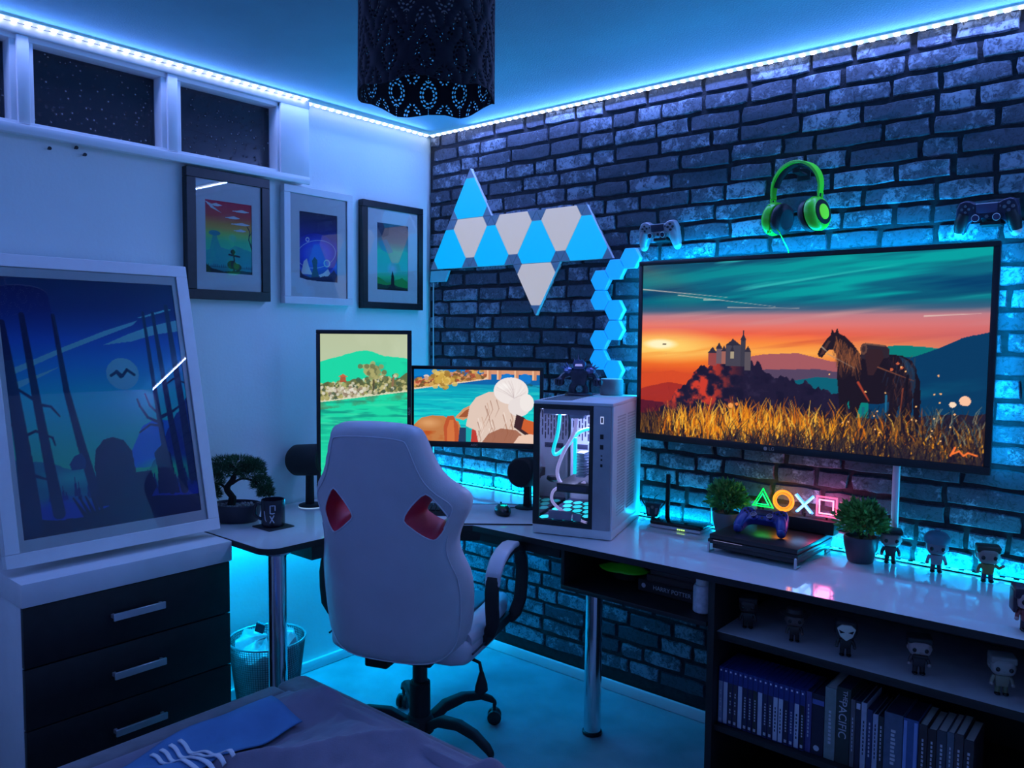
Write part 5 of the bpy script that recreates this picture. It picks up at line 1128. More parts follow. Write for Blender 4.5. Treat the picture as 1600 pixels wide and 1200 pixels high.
# ------------------------------------------------------------------ mug, coaster, bonsai, mouse, mat, keyboard
cs = MB().bb(-.056, .056, -.053, .053, 0, .004).build('coaster', mat('black_slate', (.015, .015, .02), .6), bevel=.0015, seg=1); cs.location = (.308, -1.085, DZ+.0005); tag(cs, 'square black coaster under the mug', 'coaster')
mg = thing('mug', 'black mug with pale square and cross marks on a coaster', 'mug', (.305, -1.083, DZ+.0050), math.radians(40))
MB().lathe([(.034, 0), (.040, .002), (.042, .010), (.042, .094), (.0412, .097), (.0385, .096), (.0380, .012), (.0001, .008)], 40).build('cup', mat('black_ceramic', (.016, .014, .024), .22), mg)
MB().tube(sp([(-.041, 0, .078), (-.058, 0, .080), (-.068, 0, .060), (-.064, 0, .034), (-.041, 0, .022)]), .0058, 10).build('handle', MATS['black_ceramic'], mg)
def on_cup(pts, w_=.0022):
    b = MB(); b.tube([(.0425*math.sin(x), -.0425*math.cos(x), z) for x, z in pts], w_, 6); return b
M_pr = mat('pale_mug_print', (.55, .53, .6), .5)
on_cup([(x_, z_) for x_, z_ in ((.05, .052), (.05, .080), (.25, .080), (.45, .080), (.45, .062))], .0018).build('square_mark', M_pr, mg); on_cup([(.05, .052), (.25, .051), (.42, .053)], .0018).build('square_mark', M_pr, mg)
on_cup([(.02, .018), (.20, .032), (.36, .045)], .0018).build('cross_mark', M_pr, mg); on_cup([(.02, .044), (.16, .033), (.36, .018)], .0018).build('cross_mark', M_pr, mg); on_cup([(-.5, .06), (-.42, .03), (-.3, .022)], .0015).build('triangle_mark', M_pr, mg)
bn_ = thing('bonsai', 'small bonsai tree in a dark pot on the desk end', 'plant', (.122, -1.122, DZ+.0005), math.radians(35)); bn_.scale = (1.12, 1.12, 1.14)
b = MB(); b.m = Matrix.Diagonal((1, .72, 1, 1)); b.lathe([(.070, 0), (.074, .004), (.085, .050), (.088, .056), (.083, .058), (.079, .048), (.0001, .046)], 36); b.build('pot', mat('dark_glazed_pot', (.035, .03, .05), .4), bn_)
rp = random.Random(9); b = MB()
for i in range(110):
    a = rp.uniform(0, 6.28); q = rp.random()**.5*.072; b.ball((q*math.cos(a), q*.7*math.sin(a), .048), (rp.uniform(.003, .007),)*3, 6, 4)
tag(b.build('pebbles', mat('pale_pebbles', (.35, .33, .36), .8), bn_), kind='stuff')
bark = mat('dark_bark', (.03, .022, .02), .9, bump=.8, bscale=80)
MB().tube(sp([(-.02, 0, .044), (-.015, .003, .075), (-.032, 0, .105), (-.012, 0, .135), (.0, 0, .165), (-.02, 0, .185)]), [.014]*7+[.011]*7+[.009]*7+[.006]*10, 8).build('trunk', bark, bn_)
for p in ([(-.015, 0, .12), (.02, -.005, .14), (.06, -.005, .135), (.085, 0, .11)], [(-.03, 0, .10), (-.06, .005, .12), (-.085, 0, .115)], [(-.01, 0, .15), (.03, .01, .17), (.045, .0, .185)]): MB().tube(sp(p, 4), .0042, 6).build('branch', bark, bn_)
M_needle = mat('dark_green_needles', (.03, .10, .04), .7, vary=.5, scale=25)
def needles(pads, n, ln, name, m, parent, wid=.0022, spiky=True):
    b = MB()
    for i in range(n):
        c_, rx, rz_ = rp.choice(pads); a = rp.uniform(0, 6.28); q = rp.random()**.4; u = rp.uniform(-.45, 1)
        p = Vector(c_)+Vector((rx*q*math.cos(a)*math.sqrt(1-min(1, u*u)*.8), rx*.75*q*math.sin(a)*math.sqrt(1-min(1, u*u)*.8), rz_*u))
        d = (p-Vector(c_)+Vector((0, 0, .01))+Vector((rp.gauss(0, .012), rp.gauss(0, .012), rp.gauss(0, .012)))).normalized(); s_ = d.orthogonal().normalized(); s_ = (Matrix.Rotation(rp.uniform(0, 6.28), 3, d)@s_)
        l = ln*rp.uniform(.6, 1.3)
        if spiky: b.add([p-s_*wid, p+s_*wid, p+d*l], [(0, 1, 2)])
        else: b.add([p, p+d*l*.5+s_*wid, p+d*l, p+d*l*.5-s_*wid], [(0, 1, 2, 3)])
    return tag(b.build(name, m, parent, smooth=False), kind='stuff')
needles([((-.035, 0, .175), .060, .034), ((.015, .0, .178), .060, .034), ((.055, -.004, .158), .046, .028), ((.088, 0, .122), .034, .026), ((-.085, 0, .130), .042, .030), ((-.06, .01, .155), .05, .03), ((.102, 0, .094), .026, .022), ((.06, 0, .175), .04, .028), ((-.08, -.01, .088), .030, .026)], 9000, .014, 'foliage', M_needle, bn_, .0013)
mt = thing('desk_mat', 'wide pale desk mat with dark stitched edge before the monitors', 'desk mat', (.663, -.483, DZ+.0004), math.radians(40.1))
MB().bb(-.40, .40, -.170, .170, 0, .0028).build('mat_surface', mat('pale_mat_cloth', (.60, .60, .63), .75, vary=.03, bump=.15, bscale=500), mt, bevel=.0006, seg=1)
b = MB(); 
for q in ((-.404, .404, -.174, -.1702), (-.404, .404, .1702, .174), (-.404, -.4002, -.1702, .1702), (.4002, .404, -.1702, .1702)): b.bb(q[0], q[1], q[2], q[3], .0002, .0042)
b.build('stitched_edge', M_matte, mt, smooth=False)
ms = thing('computer_mouse', 'black computer mouse with glowing green logo on the mat', 'mouse', (.800, -.375, DZ+.0036), math.radians(52))
b = MB(); b.ball((0, 0, .014), (.031, .060, .026), 24, 16); me_ = b.mesh('shell'); 
for v in me_.vertices: v.co.z = max(0, v.co.z)*(1.0 if v.co.y < .01 else 1-.5*((v.co.y-.01)/.05)**2)
meshobj('shell', me_, M_black, ms)
b = MB(); b.cyl((-.002, .034, .033), (.002, .034, .033), .009, n=14); b.build('wheel', M_matte, ms)
b = MB()
for pts in ([(0, -.014), (.004, -.006), (.0, .008), (-.004, -.006)], [(-.004, -.008), (-.013, .000), (-.010, .009), (-.008, .000)], [(.004, -.008), (.013, .000), (.010, .009), (.008, .000)], [(-.003, .002), (-.006, .012), (0, .006)], [(.003, .002), (.006, .012), (0, .006)]): b.prism([(x, y-.022) for x, y in pts], .0375, .0402)
b.build('glowing_logo', mat('green_cyan_glow', (.0, .3, .25), .4, emit=(.0, .75, .6), estr=1.2), ms, smooth=False)
MB().tube(sp([(0, .058, .008), (.06, .085, .004), (.11, .075, .0035), (.15, .03, .003)]), .0022, 6).build('cable', M_black, ms)
kb = thing('keyboard', 'black keyboard on the desk mat behind the chair back', 'keyboard', (.50, -.60, DZ+.0036), math.radians(40.1))
MB().bb(-.22, .22, -.065, .065, 0, .016).build('case', M_black, kb, bevel=.004)
b = MB()
for r_ in range(6):
    for i in range(22): b.box((-.2+.019*i, -.05+.02*r_, .020), (.0155, .0155, .008))
tag(b.build('keys', M_matte, kb, bevel=.0015, seg=1), kind='stuff')

# ------------------------------------------------------------------ router, toy robot
ro = thing('router', 'flat black router with white front edge and green lights', 'router', (1.424, -.085, DZ+.0005), math.radians(4))
MB().bb(-.100, .100, -.058, .050, .012, .024).build('top_shell', mat('gloss_black_shell', (.01, .01, .012), .08), ro, bevel=.004)
MB().bb(-.101, .101, -.062, .050, .001, .012).build('lower_shell', mat('white_router_edge', (.65, .62, .66), .35), ro, bevel=.004)
for i in range(4): MB().bb(.012+.008*i, .016+.008*i, -.0632, -.0616, .0045, .0085).build('status_light', mat('yellow_green_led', (.3, .6, .1), .4, emit=(.45, .9, .12), estr=2.2), ro, bevel=0)
MB().bb(-.083, -.067, .036, .046, .020, .185).build('antenna', M_matte, ro, bevel=.002); MB().bb(.094, .099, .040, .046, .020, .082).build('antenna', M_white, ro, bevel=.001)
tr = thing('toy_robot', 'small dark toy robot with raised thin arms beside the router', 'figurine', (1.292, -.062, DZ+.0005), math.radians(15))
MB().lathe([(.010, .0), (.011, .003), (.008, .006), (.008, .022)], 14).build('stem', M_matte, tr)
b = MB(); b.prism([(-.022, .018), (.020, .018), (.031, .068), (-.031, .072)], -.014, .014, 'xz'); b.build('body', mat('dark_teal_toy', (.03, .035, .05), .4), tr, bevel=.003)
MB().lathe([(.0001, 0), (.005, 0), (.006, .002)], 14).build('eye', mat('bronze_eye', (.3, .2, .2), .3), tr, (0, -.0145, .056)).rotation_euler = (PI/2, 0, 0)
for s in (-1, 1):
    MB().prism([(s*.010, .028), (s*.018, .03), (s*.021, .054), (s*.011, .052)], -.0158, -.0135, 'xz').build('side_plate', mat('grey_plate', (.25, .22, .27), .4), tr)
    MB().tube(sp([(s*.026, 0, .050), (s*.040, 0, .068), (s*.048, 0, .084), (s*.052, 0, .088)], 4), .0026, 6).ball((s*.050, 0, .090), .0045, 8, 6).build('arm', M_matte, tr)
MB().tube(sp([(-.018, 0, .070), (-.020, 0, .084), (-.018, 0, .09)], 4), .0014, 6).build('feeler', M_matte, tr); MB().tube(sp([(.0, 0, .070), (.004, 0, .090), (.018, 0, .104)], 4), .0014, 6).build('feeler', M_matte, tr)

# ------------------------------------------------------------------ console, pad, lit symbols
co = thing('game_console', 'black three tier game console on silver feet on the desk', 'game console', (1.798, -.172, DZ+.0005), math.radians(-1))
M_con = mat('console_black', (.016, .015, .017), .34, vary=.15)
for nm, z0, z1, ins_ in (('lower_tier', .012, .0285, .012), ('middle_tier', .0295, .0435, .0), ('top_tier', .0445, .0600, .004)):
    MB().prism([(-.150+ins_, -.150+ins_), (.150-ins_*.5, -.150+ins_), (.150-ins_*.3, .150), (-.150+ins_, .150)], z0, z1).build(nm, M_con, co, bevel=.0015)
MB().bb(-.140, .142, -.140, .145, .0284, .0296).bb(-.140, .142, -.140, .145, .0434, .0446).build('recess', M_matte, co, smooth=False)
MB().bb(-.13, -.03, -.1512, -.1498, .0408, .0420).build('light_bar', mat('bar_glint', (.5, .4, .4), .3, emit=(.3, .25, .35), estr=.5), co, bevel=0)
for s in (-1, 1):
    b = MB(); b.prism([(-.158, .0005), (-.118, .0005), (-.118, .006), (-.148, .0075), (-.1505, .034), (-.1555, .034)], s*.1445-.0035, s*.1445+.0035, 'yz'); b.build('stand_foot', M_silver, co, bevel=.001, seg=1)
    b = MB(); b.prism([(.10, .0005), (.145, .0005), (.145, .010), (.10, .010)], s*.1445-.0035, s*.1445+.0035, 'yz'); b.build('stand_foot', M_silver, co, bevel=.001, seg=1)
M_dblue = mat('midnight_blue_pad', (.02, .04, .24), .4, vary=.1)
gamepad('game_controller', 'dark blue game controller lying on the black console', (1.778, -.190, DZ+.0005+.0605+.0440), (math.radians(-58), 0, math.radians(8)), M_dblue, M_dblue, M_dblue, M_navy, mat('ring_pink_grey', (.4, .3, .4), .4), M_btn)
nl = thing('symbol_lamp', 'neon lamp with triangle, circle, cross and square symbols behind console', 'lamp', (1.822, -.058, DZ+.0605+.001)); nl.scale = (.94, .94, .94)
MB().bb(-.118, .160, -.026, .026, .0, .048).build('base', M_matte, nl, bevel=.004)
def neon(name, cx, paths, col, col2, s=6.0, closed=True):
    core = mat('neon_'+name+'_outer', tuple(c_*.5 for c_ in col), .3, emit=col, estr=s*.28); m2 = mat('neon_'+name+'_inner', tuple(c_*.5 for c_ in col2), .3, emit=col2, estr=s*.30)
    b = MB()
    for p in paths[0]: b.tube([(cx+x, 0, z) for x, z in p], .0042, 8, closed=closed)
    g_ = b.build(name, core, nl)
    b = MB()
    for p in paths[1]: b.tube([(cx+x, -.004, z) for x, z in p], .0038, 8, closed=closed)
    b.build('inner_tube', m2, g_)
    MB().cyl((cx, .004, .046), (cx, .004, .062), .004, n=8).build('post', M_matte, g_)
def ngon(r_, n_, a0, cz): return [(r_*math.cos(a0+2*PI*i/n_), cz+r_*math.sin(a0+2*PI*i/n_)) for i in range(n_)]
ZC = .094
neon('triangle_symbol', -.107, ([ngon(.044, 3, PI/2, ZC-.010)], [ngon(.027, 3, PI/2, ZC-.010)]), (.0, .85, .10), (.0, .95, .22))
neon('circle_symbol', -.030, ([ngon(.036, 30, 0, ZC)], [ngon(.0275, 30, 0, ZC)]), (1.0, .28, .02), (1.0, .18, .01))
neon('cross_symbol', .047, ([[(-.030, ZC-.032), (.030, ZC+.032)], [(-.030, ZC+.032), (.030, ZC-.032)]], [[(-.024, ZC-.030), (.033, ZC+.030)], [(-.033, ZC+.030), (.024, ZC-.030)]]), (.10, .42, 1.0), (.30, .62, 1.0), closed=False)
neon('square_symbol', .124, ([[(-.034, ZC-.034), (.034, ZC-.034), (.034, ZC+.034), (-.034, ZC+.034)]], [[(-.024, ZC-.024), (.024, ZC-.024), (.024, ZC+.024), (-.024, ZC+.024)]]), (1.0, .10, .24), (1.0, .32, .50), s=7)
for nm, dx, col, e in (('glow_green', -.107, (.1, 1, .15), .10), ('glow_orange', -.03, (1, .3, .03), .30), ('glow_blue', .047, (.2, .45, 1), .15), ('glow_pink', .124, (1, .12, .35), .55)):
    d = bpy.data.lights.new(nm, 'POINT'); d.energy = e; d.color = col; d.shadow_soft_size = .03; o = bpy.data.objects.new(nm, d); COL.objects.link(o); o.parent = nl; o.location = (dx, .0, ZC)

# ------------------------------------------------------------------ potted plants
M_leaf = mat('green_leaves', (.10, .32, .06), .45, vary=.6, scale=30)
def potted(label, loc, m_pot):
    t = thing('potted_plant', label, 'plant', loc, rp.uniform(0, 6), group='potted plants by the lit symbols')
    MB().lathe([(.034, 0), (.038, .003), (.049, .045), (.052, .074), (.050, .082), (.046, .083), (.044, .070), (.0001, .068)], 32).build('pot', m_pot, t)
    b = MB()
    for i in range(16):
        a = rp.uniform(0, 6.28); q = rp.uniform(.01, .05); b.tube([(0, 0, .066), (q*.5*math.cos(a), q*.5*math.sin(a), .10), (q*math.cos(a), q*math.sin(a), .15)], .0012, 4)
    b.build('stems', mat('leaf_stem', (.05, .10, .03), .7), t)
    needles([((0, 0, .132), .066, .056), ((.02, .0, .125), .058, .05), ((-.02, .01, .125), .058, .05)], 1300, .021, 'foliage', M_leaf, t, .0052, spiky=False); return t
M_pot = mat('dark_grey_pot', (.05, .05, .07), .4)
pl2 = potted('small leafy plant left of the lit symbols, behind the console', (1.595, -.072, DZ+.0005), mat('grey_green_pot', (.12, .15, .16), .5)); pl2.scale = (.93, .93, 1); potted('small leafy plant in dark pot right of the console', (2.062, -.100, DZ+.0005), M_pot)
# ------------------------------------------------------------------ big headed figurines
M_eye = mat('figure_eye_black', (.004, .004, .005), .2)
def figurine(label, loc, rz, skin, hair, top, legs, style='cap', s=1.0, group=None, arm_up=False):
    if loc[2] < .7: skin, hair, top, legs = (tuple(q*.7 for q in c_) for c_ in (skin, hair, top, legs))  # low figures darkened: the shelf's shade is put into their colours
    t = thing('vinyl_figurine', label, 'figurine', loc, rz, group); t.scale = (s, s, s)
    ms_ = lambda nm, c_: mat('vinyl_%s_%02d%02d%02d' % (nm, *(int(q*99) for q in c_)), c_, .45, vary=.06)
    b = MB(); b.box((0, 0, .072), (.052, .046, .042)); hd2 = b.build('head', ms_('skin', skin), t, bevel=.015, seg=4)
    for x in (-.0135, .0135):
        MB().ball((x, -.0228, .069), (.0048, .0018, .0055), 10, 8).build('eye', M_eye, hd2)
    MB().ball((0, -.0235, .063), (.0022, .0020, .0016), 8, 6).build('nose', ms_('skin', skin), hd2)
    for x in (-1, 1): MB().ball((x*.0265, 0, .068), (.003, .005, .006), 8, 6).build('ear', ms_('skin', skin), hd2)
    hm = ms_('hair', hair)
    if style == 'cap':
        b = MB(); b.box((0, .004, .0885), (.056, .046, .018)); b.box((0, .022, .075), (.055, .009, .034)); b.build('hair', hm, hd2, bevel=.007, seg=3)
    elif style == 'flat':
        b = MB(); b.box((0, .004, .0915), (.058, .050, .012)); b.box((0, -.02, .0885), (.050, .016, .004)); b.build('flat_cap', hm, hd2, bevel=.004, seg=2)
    elif style == 'knit':
        b = MB(); b.lathe([(.033, .083), (.034, .090), (.031, .100), (.022, .110), (.010, .114)], 20); b.ball((0, 0, .116), (.007, .007, .006), 10, 6); b.build('knit_hat', hm, hd2)
    elif style == 'bob':
        b = MB(); b.box((0, .005, .086), (.060, .050, .024)); b.box((-.0275, .006, .066), (.009, .040, .050)); b.box((.0275, .006, .066), (.009, .040, .050)); b.box((0, .026, .066), (.056, .010, .052)); b.build('hair', hm, hd2, bevel=.006, seg=3)
    elif style == 'brim':
        b = MB(); b.lathe([(.044, .088), (.045, .090), (.028, .093), (.024, .104), (.016, .108)], 24); b.build('brimmed_hat', hm, hd2)
    elif style == 'hood':
        b = MB(); b.box((0, .006, .080), (.060, .046, .048)); b.build('hood', hm, hd2, bevel=.014, seg=3)
        MB().prism([(-.024, .084), (-.012, .094), (.012, .094), (.024, .084), (.016, .062), (.0, .050), (-.016, .062)], -.0265, -.020, 'xz').build('mask', ms_('mask', (.62, .66, .56)), hd2, bevel=.002)
        for x in (-1, 1): MB().prism([(x*.004, .074), (x*.019, .080), (x*.015, .071)], -.0275, -.0262, 'xz').build('mask_eye', M_eye, hd2)
    elif style == 'beard':
        b = MB(); b.box((0, .004, .0905), (.057, .047, .016)); b.box((0, .022, .075), (.055, .009, .034)); b.build('hair', hm, hd2, bevel=.006, seg=3); MB().bb(-.018, .018, -.0262, -.018, .048, .0575).build('beard', hm, hd2, bevel=.003)
    MB().prism([(-.013, .022), (.013, .022), (.016, .050), (-.016, .050)], -.009, .010, 'xz').build('body', ms_('top', top), t, bevel=.004)
    lm_ = ms_('legs', legs)
    for x in (-1, 1):
        lg_ = MB().cyl((x*.0085, 0, .004), (x*.0075, 0, .026), .0058, .0065, 12).build('leg', lm_, t); MB().ball((x*.0088, -.003, .0042), (.0068, .0095, .0042), 12, 8).build('shoe', M_eye, lg_)
        e = [(x*.015, 0, .046), (x*.021, -.002, .036), (x*.0225, -.006, .028)]
        if arm_up and x > 0: e = [(x*.015, 0, .046), (x*.026, -.002, .040), (x*.034, -.003, .046)]
        a_ = MB().tube(e, [.0052, .0045, .004], 10).build('arm', ms_('top', top), t); MB().ball(e[-1], .0048, 10, 6).build('hand', ms_('skin', skin), a_)
    return t
DG = 'vinyl figurines on the desk'  # skin of the wall-side figures darkened to stand in for backlight shade
figurine('vinyl figurine with flat black cap behind the right potted plant', (2.140, -.062, DZ+.0008), .35, (.28, .20, .20), (.012, .012, .015), (.04, .04, .05), (.03, .03, .04), 'flat', 1.12, DG)
figurine('vinyl figurine with knitted hat in front of the cyan glow', (2.272, -.070, DZ+.0008), .30, (.16, .18, .22), (.06, .16, .22), (.22, .26, .30), (.06, .07, .09), 'knit', 1.12, DG)
figurine('vinyl figurine with short brown hair and one arm raised', (2.408, -.075, DZ+.0008), .30, (.26, .19, .17), (.03, .028, .015), (.22, .18, .05), (.05, .07, .14), 'cap', 1.12, DG, True)
figurine('vinyl figurine with dark bobbed hair on the front desk edge', (2.556, -.455, DZ+.0008), .35, (.45, .30, .30), (.03, .012, .03), (.25, .05, .06), (.03, .02, .03), 'bob', 1.12, DG)
SZ = .5666; SG = 'vinyl figurines on the white shelf under the desk'
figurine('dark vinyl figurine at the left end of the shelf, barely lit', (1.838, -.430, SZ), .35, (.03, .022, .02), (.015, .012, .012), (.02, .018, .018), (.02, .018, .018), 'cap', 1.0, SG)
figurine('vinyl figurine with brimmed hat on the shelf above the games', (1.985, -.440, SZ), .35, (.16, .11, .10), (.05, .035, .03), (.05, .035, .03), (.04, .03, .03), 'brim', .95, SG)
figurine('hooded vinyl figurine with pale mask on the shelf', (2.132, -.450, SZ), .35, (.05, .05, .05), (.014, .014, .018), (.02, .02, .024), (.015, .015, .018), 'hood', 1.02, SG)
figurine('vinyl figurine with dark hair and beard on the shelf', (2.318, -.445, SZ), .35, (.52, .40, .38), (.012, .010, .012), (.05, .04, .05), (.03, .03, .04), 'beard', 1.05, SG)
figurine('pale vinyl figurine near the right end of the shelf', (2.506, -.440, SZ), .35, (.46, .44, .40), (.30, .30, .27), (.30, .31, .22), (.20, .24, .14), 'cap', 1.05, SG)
vs_ = thing('dark_vase', 'tall dark curved ornament at the right edge of the desk', 'ornament', (2.545, -.100, DZ+.0005))
MB().lathe([(.036, 0), (.038, .006), (.024, .018), (.018, .05), (.020, .09), (.028, .13), (.030, .15), (.024, .165), (.0001, .166)], 28).build('body', mat('gloss_dark_ornament', (.012, .012, .02), .2), vs_)
MB().lathe([(.037, .0075), (.0395, .0085), (.037, .0095)], 28).build('base_ring', M_silver, vs_)

# ------------------------------------------------------------------ games and books in the bookcase
GZ = .2764; xg_ = 1.779
M_gblue = mat('blue_game_case', (.022, .034, .18), .45, vary=.1); M_page = mat('paper_pages', (.6, .58, .52), .8); M_lbl = mat('white_spine_label', (.50, .51, .60), .5); M_ink = mat('dark_ink', (.02, .02, .05), .6); M_wink = mat('pale_ink', (.50, .50, .55), .6)  # bookcase shade is put into the case and label colours
spines = [(.26, .28, .40), 'w', (.03, .03, .05), (.05, .04, .06), 'w', (.02, .02, .05), (.02, .02, .05), (.03, .03, .03), 'w', (.02, .025, .07), (.03, .03, .06), 'w', 'w', (.02, .02, .05), (.03, .04, .14), 'w', (.015, .015, .02)]
desc = ['leftmost blue game case with grey spine label', 'second game case from the left, white spine label', 'third game case from the left, black spine with fine print', 'fourth game case from the left, black spine with gold print', 'fifth game case from the left, white spine label', 'sixth game case from the left, navy spine with white square', 'seventh game case from the left, navy spine with white square', 'eighth game case from the left, black spine', 'ninth game case from the left, single white label between dark ones', 'tenth game case from the left, navy spine', 'eleventh game case from the left, dark spine with badges', 'twelfth game case from the left, first of two adjoining white labels', 'thirteenth game case from the left, second of two adjoining white labels', 'fourteenth game case from the left, right of the two white labels', 'fifteenth game case from the left, plain dark blue spine', 'sixteenth game case from the left, white label with dark lettering', 'seventeenth game case from the left, black spine before the tall books']
for i, (sp_, ds_) in enumerate(zip(spines, desc)):
    w_ = .0148; gc = thing('game_case', ds_, 'game case', (xg_+w_/2, -.495+.0, GZ), group='blue game cases in a row on the bookcase shelf')
    MB().bb(-w_/2, w_/2, 0, .135, 0, .176).build('case', M_gblue, gc, bevel=.0015, seg=1)
    sm_ = M_lbl if sp_ == 'w' else mat('spine_%02d' % i, sp_, .5)
    l_ = MB().bb(-w_/2+.0012, w_/2-.0012, -.0006, .0004, .004, .132).build('spine_label', sm_, gc, smooth=False)
    MB().bb(-.0022, .0022, -.0010, .0002, .164, .169).build('spine_mark', mat('white_spine_mark', (.8, .8, .9), .5), gc, smooth=False)
    rp2 = random.Random(i); b = MB()
    if sp_ == 'w':
        for k in range(7): z_ = .03+k*.011; b.bb(-.0022, .0022*rp2.uniform(.2, 1), -.0009, -.0006, z_, z_+.007) if i in (11, 12, 15) else None
    else:
        for k in range(8):
            z_ = .040+k*.0085; b.bb(-.0022*rp2.uniform(.5, 1), .0022, -.0009, -.0006, z_, z_+.005) if k % 3 != 2 or i > 4 else None
        b.bb(-.0035, .0035, -.0009, -.0006, .008, .017)
    if b.v: tag(b.build('spine_print', M_ink if sp_ == 'w' else M_wink, l_, smooth=False), kind='stuff')
    xg_ += w_+.0007
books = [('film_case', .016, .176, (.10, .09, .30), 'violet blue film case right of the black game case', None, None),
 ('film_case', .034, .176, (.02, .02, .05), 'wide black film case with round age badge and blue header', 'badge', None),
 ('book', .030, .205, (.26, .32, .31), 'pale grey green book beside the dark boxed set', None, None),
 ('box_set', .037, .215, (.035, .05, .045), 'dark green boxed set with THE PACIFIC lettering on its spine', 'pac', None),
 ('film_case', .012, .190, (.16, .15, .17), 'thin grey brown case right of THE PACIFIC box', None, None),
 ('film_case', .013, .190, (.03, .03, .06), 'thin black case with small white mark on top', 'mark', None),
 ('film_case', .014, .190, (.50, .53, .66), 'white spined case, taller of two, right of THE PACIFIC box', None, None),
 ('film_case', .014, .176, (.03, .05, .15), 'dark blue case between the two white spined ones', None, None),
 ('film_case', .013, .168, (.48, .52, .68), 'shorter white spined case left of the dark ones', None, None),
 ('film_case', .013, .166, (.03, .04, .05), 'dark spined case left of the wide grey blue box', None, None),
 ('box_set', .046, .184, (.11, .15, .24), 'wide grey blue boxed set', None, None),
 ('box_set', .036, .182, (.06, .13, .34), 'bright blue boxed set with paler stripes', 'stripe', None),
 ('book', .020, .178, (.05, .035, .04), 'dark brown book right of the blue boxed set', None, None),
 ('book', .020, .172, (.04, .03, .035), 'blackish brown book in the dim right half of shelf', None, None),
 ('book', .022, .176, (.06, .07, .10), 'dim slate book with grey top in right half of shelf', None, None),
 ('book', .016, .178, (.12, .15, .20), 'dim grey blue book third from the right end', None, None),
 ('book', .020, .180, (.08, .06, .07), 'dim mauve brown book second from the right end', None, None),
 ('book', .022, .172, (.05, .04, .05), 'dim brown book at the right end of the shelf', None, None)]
for nm, w_, h_, c_, lb, ex, _ in books:
    bk_ = thing(nm, lb, {'book': 'book', 'film_case': 'film case', 'box_set': 'box set'}[nm], (xg_+w_/2, -.490, GZ), group='books and film cases right of the games')
    c_ = tuple(q*.72 for q in c_); m_ = mat('cover_%d' % int(xg_*1000), c_, .5, vary=.15, scale=40)  # cover colours lowered to paint in the shelf's shade
    cv_ = MB().bb(-w_/2, w_/2, 0, .004, 0, h_).bb(-w_/2, -w_/2+.0016, .004, .14, 0, h_).bb(w_/2-.0016, w_/2, .004, .14, 0, h_).build('cover', m_, bk_, bevel=.001, seg=1)
    MB().bb(-w_/2+.0017, w_/2-.0017, .0042, .136, .002, h_-.003).build('pages', M_page if nm == 'book' else M_ink, bk_, smooth=False)
    if ex == 'pac':
        text('THE', .017, M_wink, cv_, (0.004, -.0006, h_-.022), (PI/2, PI/2, 0), name='spine_lettering'); text('PACIFIC', .030, M_wink, cv_, (-.002, -.0006, h_-.090), (PI/2, PI/2, 0), name='spine_lettering')
    elif ex == 'badge':
        MB().lathe([(.0001, 0), (.008, 0), (.008, .0006)], 18).build('badge', M_wink, cv_, (-.002, -.0002, .020)).rotation_euler = (PI/2, 0, 0); MB().bb(-w_/2+.001, w_/2-.001, -.0008, 0, h_-.03, h_-.016).build('header', mat('header_blue', (.10, .13, .36), .5), cv_, smooth=False)
    elif ex == 'mark': MB().bb(-.005, .005, -.0008, 0, h_-.022, h_-.006).build('mark', M_lbl, cv_, smooth=False)
    elif ex == 'stripe':
        for dx in (-.013, .012): MB().bb(dx-.004, dx+.004, -.0008, 0, .004, h_-.006).build('stripe', mat('pale_blue_stripe', (.20, .30, .60), .5), cv_, smooth=False)
    else:
        b = MB(); rp2 = random.Random(int(xg_*999))
        for k in range(9): z_ = .045+k*.011; b.bb(-w_*.12, w_*.14*rp2.uniform(.4, 1), -.0007, 0, z_, z_+.007)
        tag(b.build('spine_print', M_wink if sum(c_) < 1 else M_ink, cv_, smooth=False), kind='stuff')
    xg_ += w_+.0012
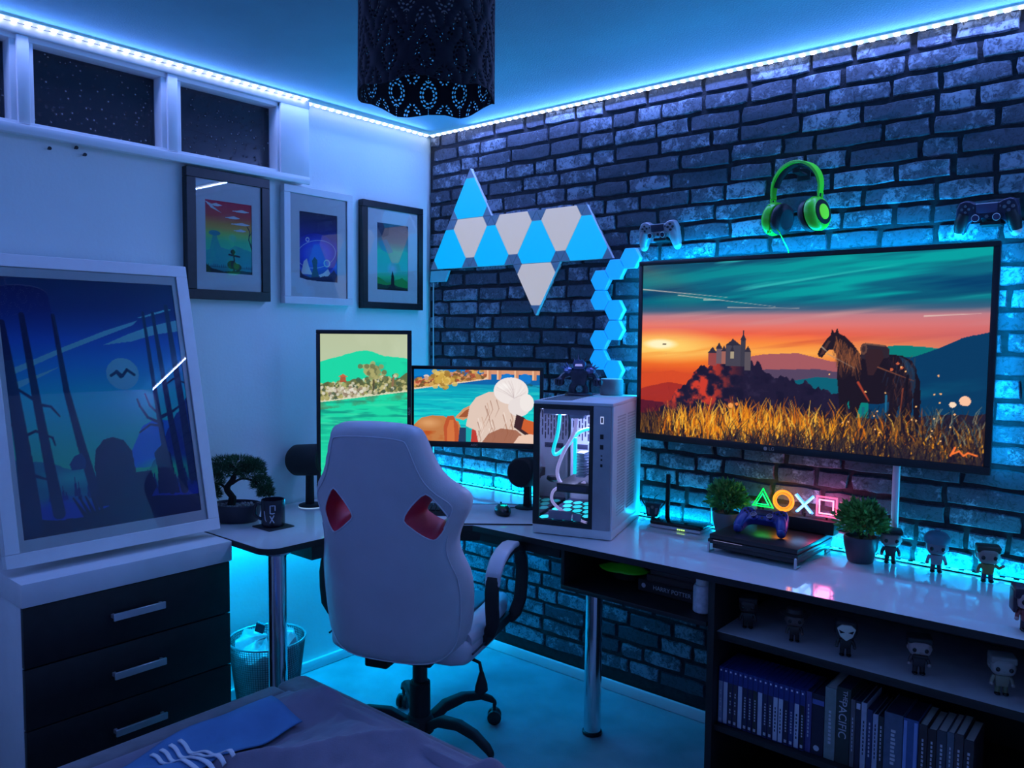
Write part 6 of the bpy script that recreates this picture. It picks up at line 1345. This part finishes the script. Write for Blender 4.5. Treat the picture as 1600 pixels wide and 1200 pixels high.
# silver trinket hanging under the shelf edge
# ------------------------------------------------------------------ things in the box under the desk
CZ = .5925
bx1 = thing('green_cap', 'bright green visor cap lying in the box under the desk', 'cap', (1.338, -.33, CZ), .2)
b = MB(); n = 14; vs = []
for j in range(6):
    for i in range(n+1):
        a = -1.1+2.2*i/n; r_ = .055+.055*j/5; vs.append((r_*math.sin(a)*1.0, -.03-r_*math.cos(a)*.8+.06, .062-.026*(j/5)**1.3*math.cos(a)-.012*abs(math.sin(a))))
b.add(vs, [(j*(n+1)+i, j*(n+1)+i+1, (j+1)*(n+1)+i+1, (j+1)*(n+1)+i) for j in range(5) for i in range(n)])
o = b.build('brim', M_green, bx1); so = o.modifiers.new('t', 'SOLIDIFY'); so.thickness = .003
MB().lathe([(.056, .001), (.060, .02), (.056, .05), (.036, .068), (.0001, .072)], 26).build('crown', M_matte, bx1, (0, .03, 0))
for k, (lb, w_, h_, col) in enumerate((('thick black lettered book lying lowest in the box under the desk', .24, .040, (.016, .013, .015)), ('brown book lying in the middle of the pile under the desk', .20, .024, (.05, .03, .03)), ('dark mauve book on top of the pile under the desk', .19, .018, (.06, .04, .045)))):
    zb = (CZ+.0003, CZ+.0410, CZ+.0657)[k]
    q = thing('book', lb, 'book', (1.560+.010*k, -.31, zb), (-.03, .04, .01)[k], group='books lying in the box under the desk')
    m_ = mat('lying_cover_%d' % k, col, .5)
    cv_ = MB().bb(-w_/2, w_/2, -.10, .10, 0, .003).bb(-w_/2, w_/2, -.10, .10, h_-.003, h_).bb(-w_/2, w_/2, -.10, -.097, .003, h_-.003).build('cover', m_, q, bevel=.0008, seg=1)
    MB().bb(-w_/2+.003, w_/2-.003, -.0968, .097, .0032, h_-.0032).build('pages', M_page, q, smooth=False)
    if k == 0: text('HARRY POTTER', .020, M_wink, cv_, (.01, -.1006, h_/2), name='spine_lettering'); MB().lathe([(.004, 0), (.008, 0), (.008, .0006), (.004, .0006)], 14).build('spine_emblem', M_wink, cv_, (-.098, -.1002, h_/2)).rotation_euler = (PI/2, 0, 0)
can = thing('spray_can', 'white cylinder can standing in the box beside the bookcase', 'can', (1.700, -.455, CZ))
MB().lathe([(.027, 0), (.030, .003), (.030, .078), (.026, .086)], 28).build('can_body', mat('white_can_label', (.60, .60, .66), .45, vary=.2, scale=60), can); MB().lathe([(.022, .0862), (.022, .104), (.018, .108), (.0001, .108)], 24).build('cap', M_white, can)
kn = MB().prism([(-.016, 0), (.016, .004), (-.012, .010)], -.004, .004, 'xz').build('paper_plane_clip', mat('pale_blue_clip', (.35, .6, .75), .4), bevel=.001, seg=1); kn.location = (1.565, -.36, CZ+.0845); tag(kn, 'tiny pale blue clip on top of the book pile', 'clip')
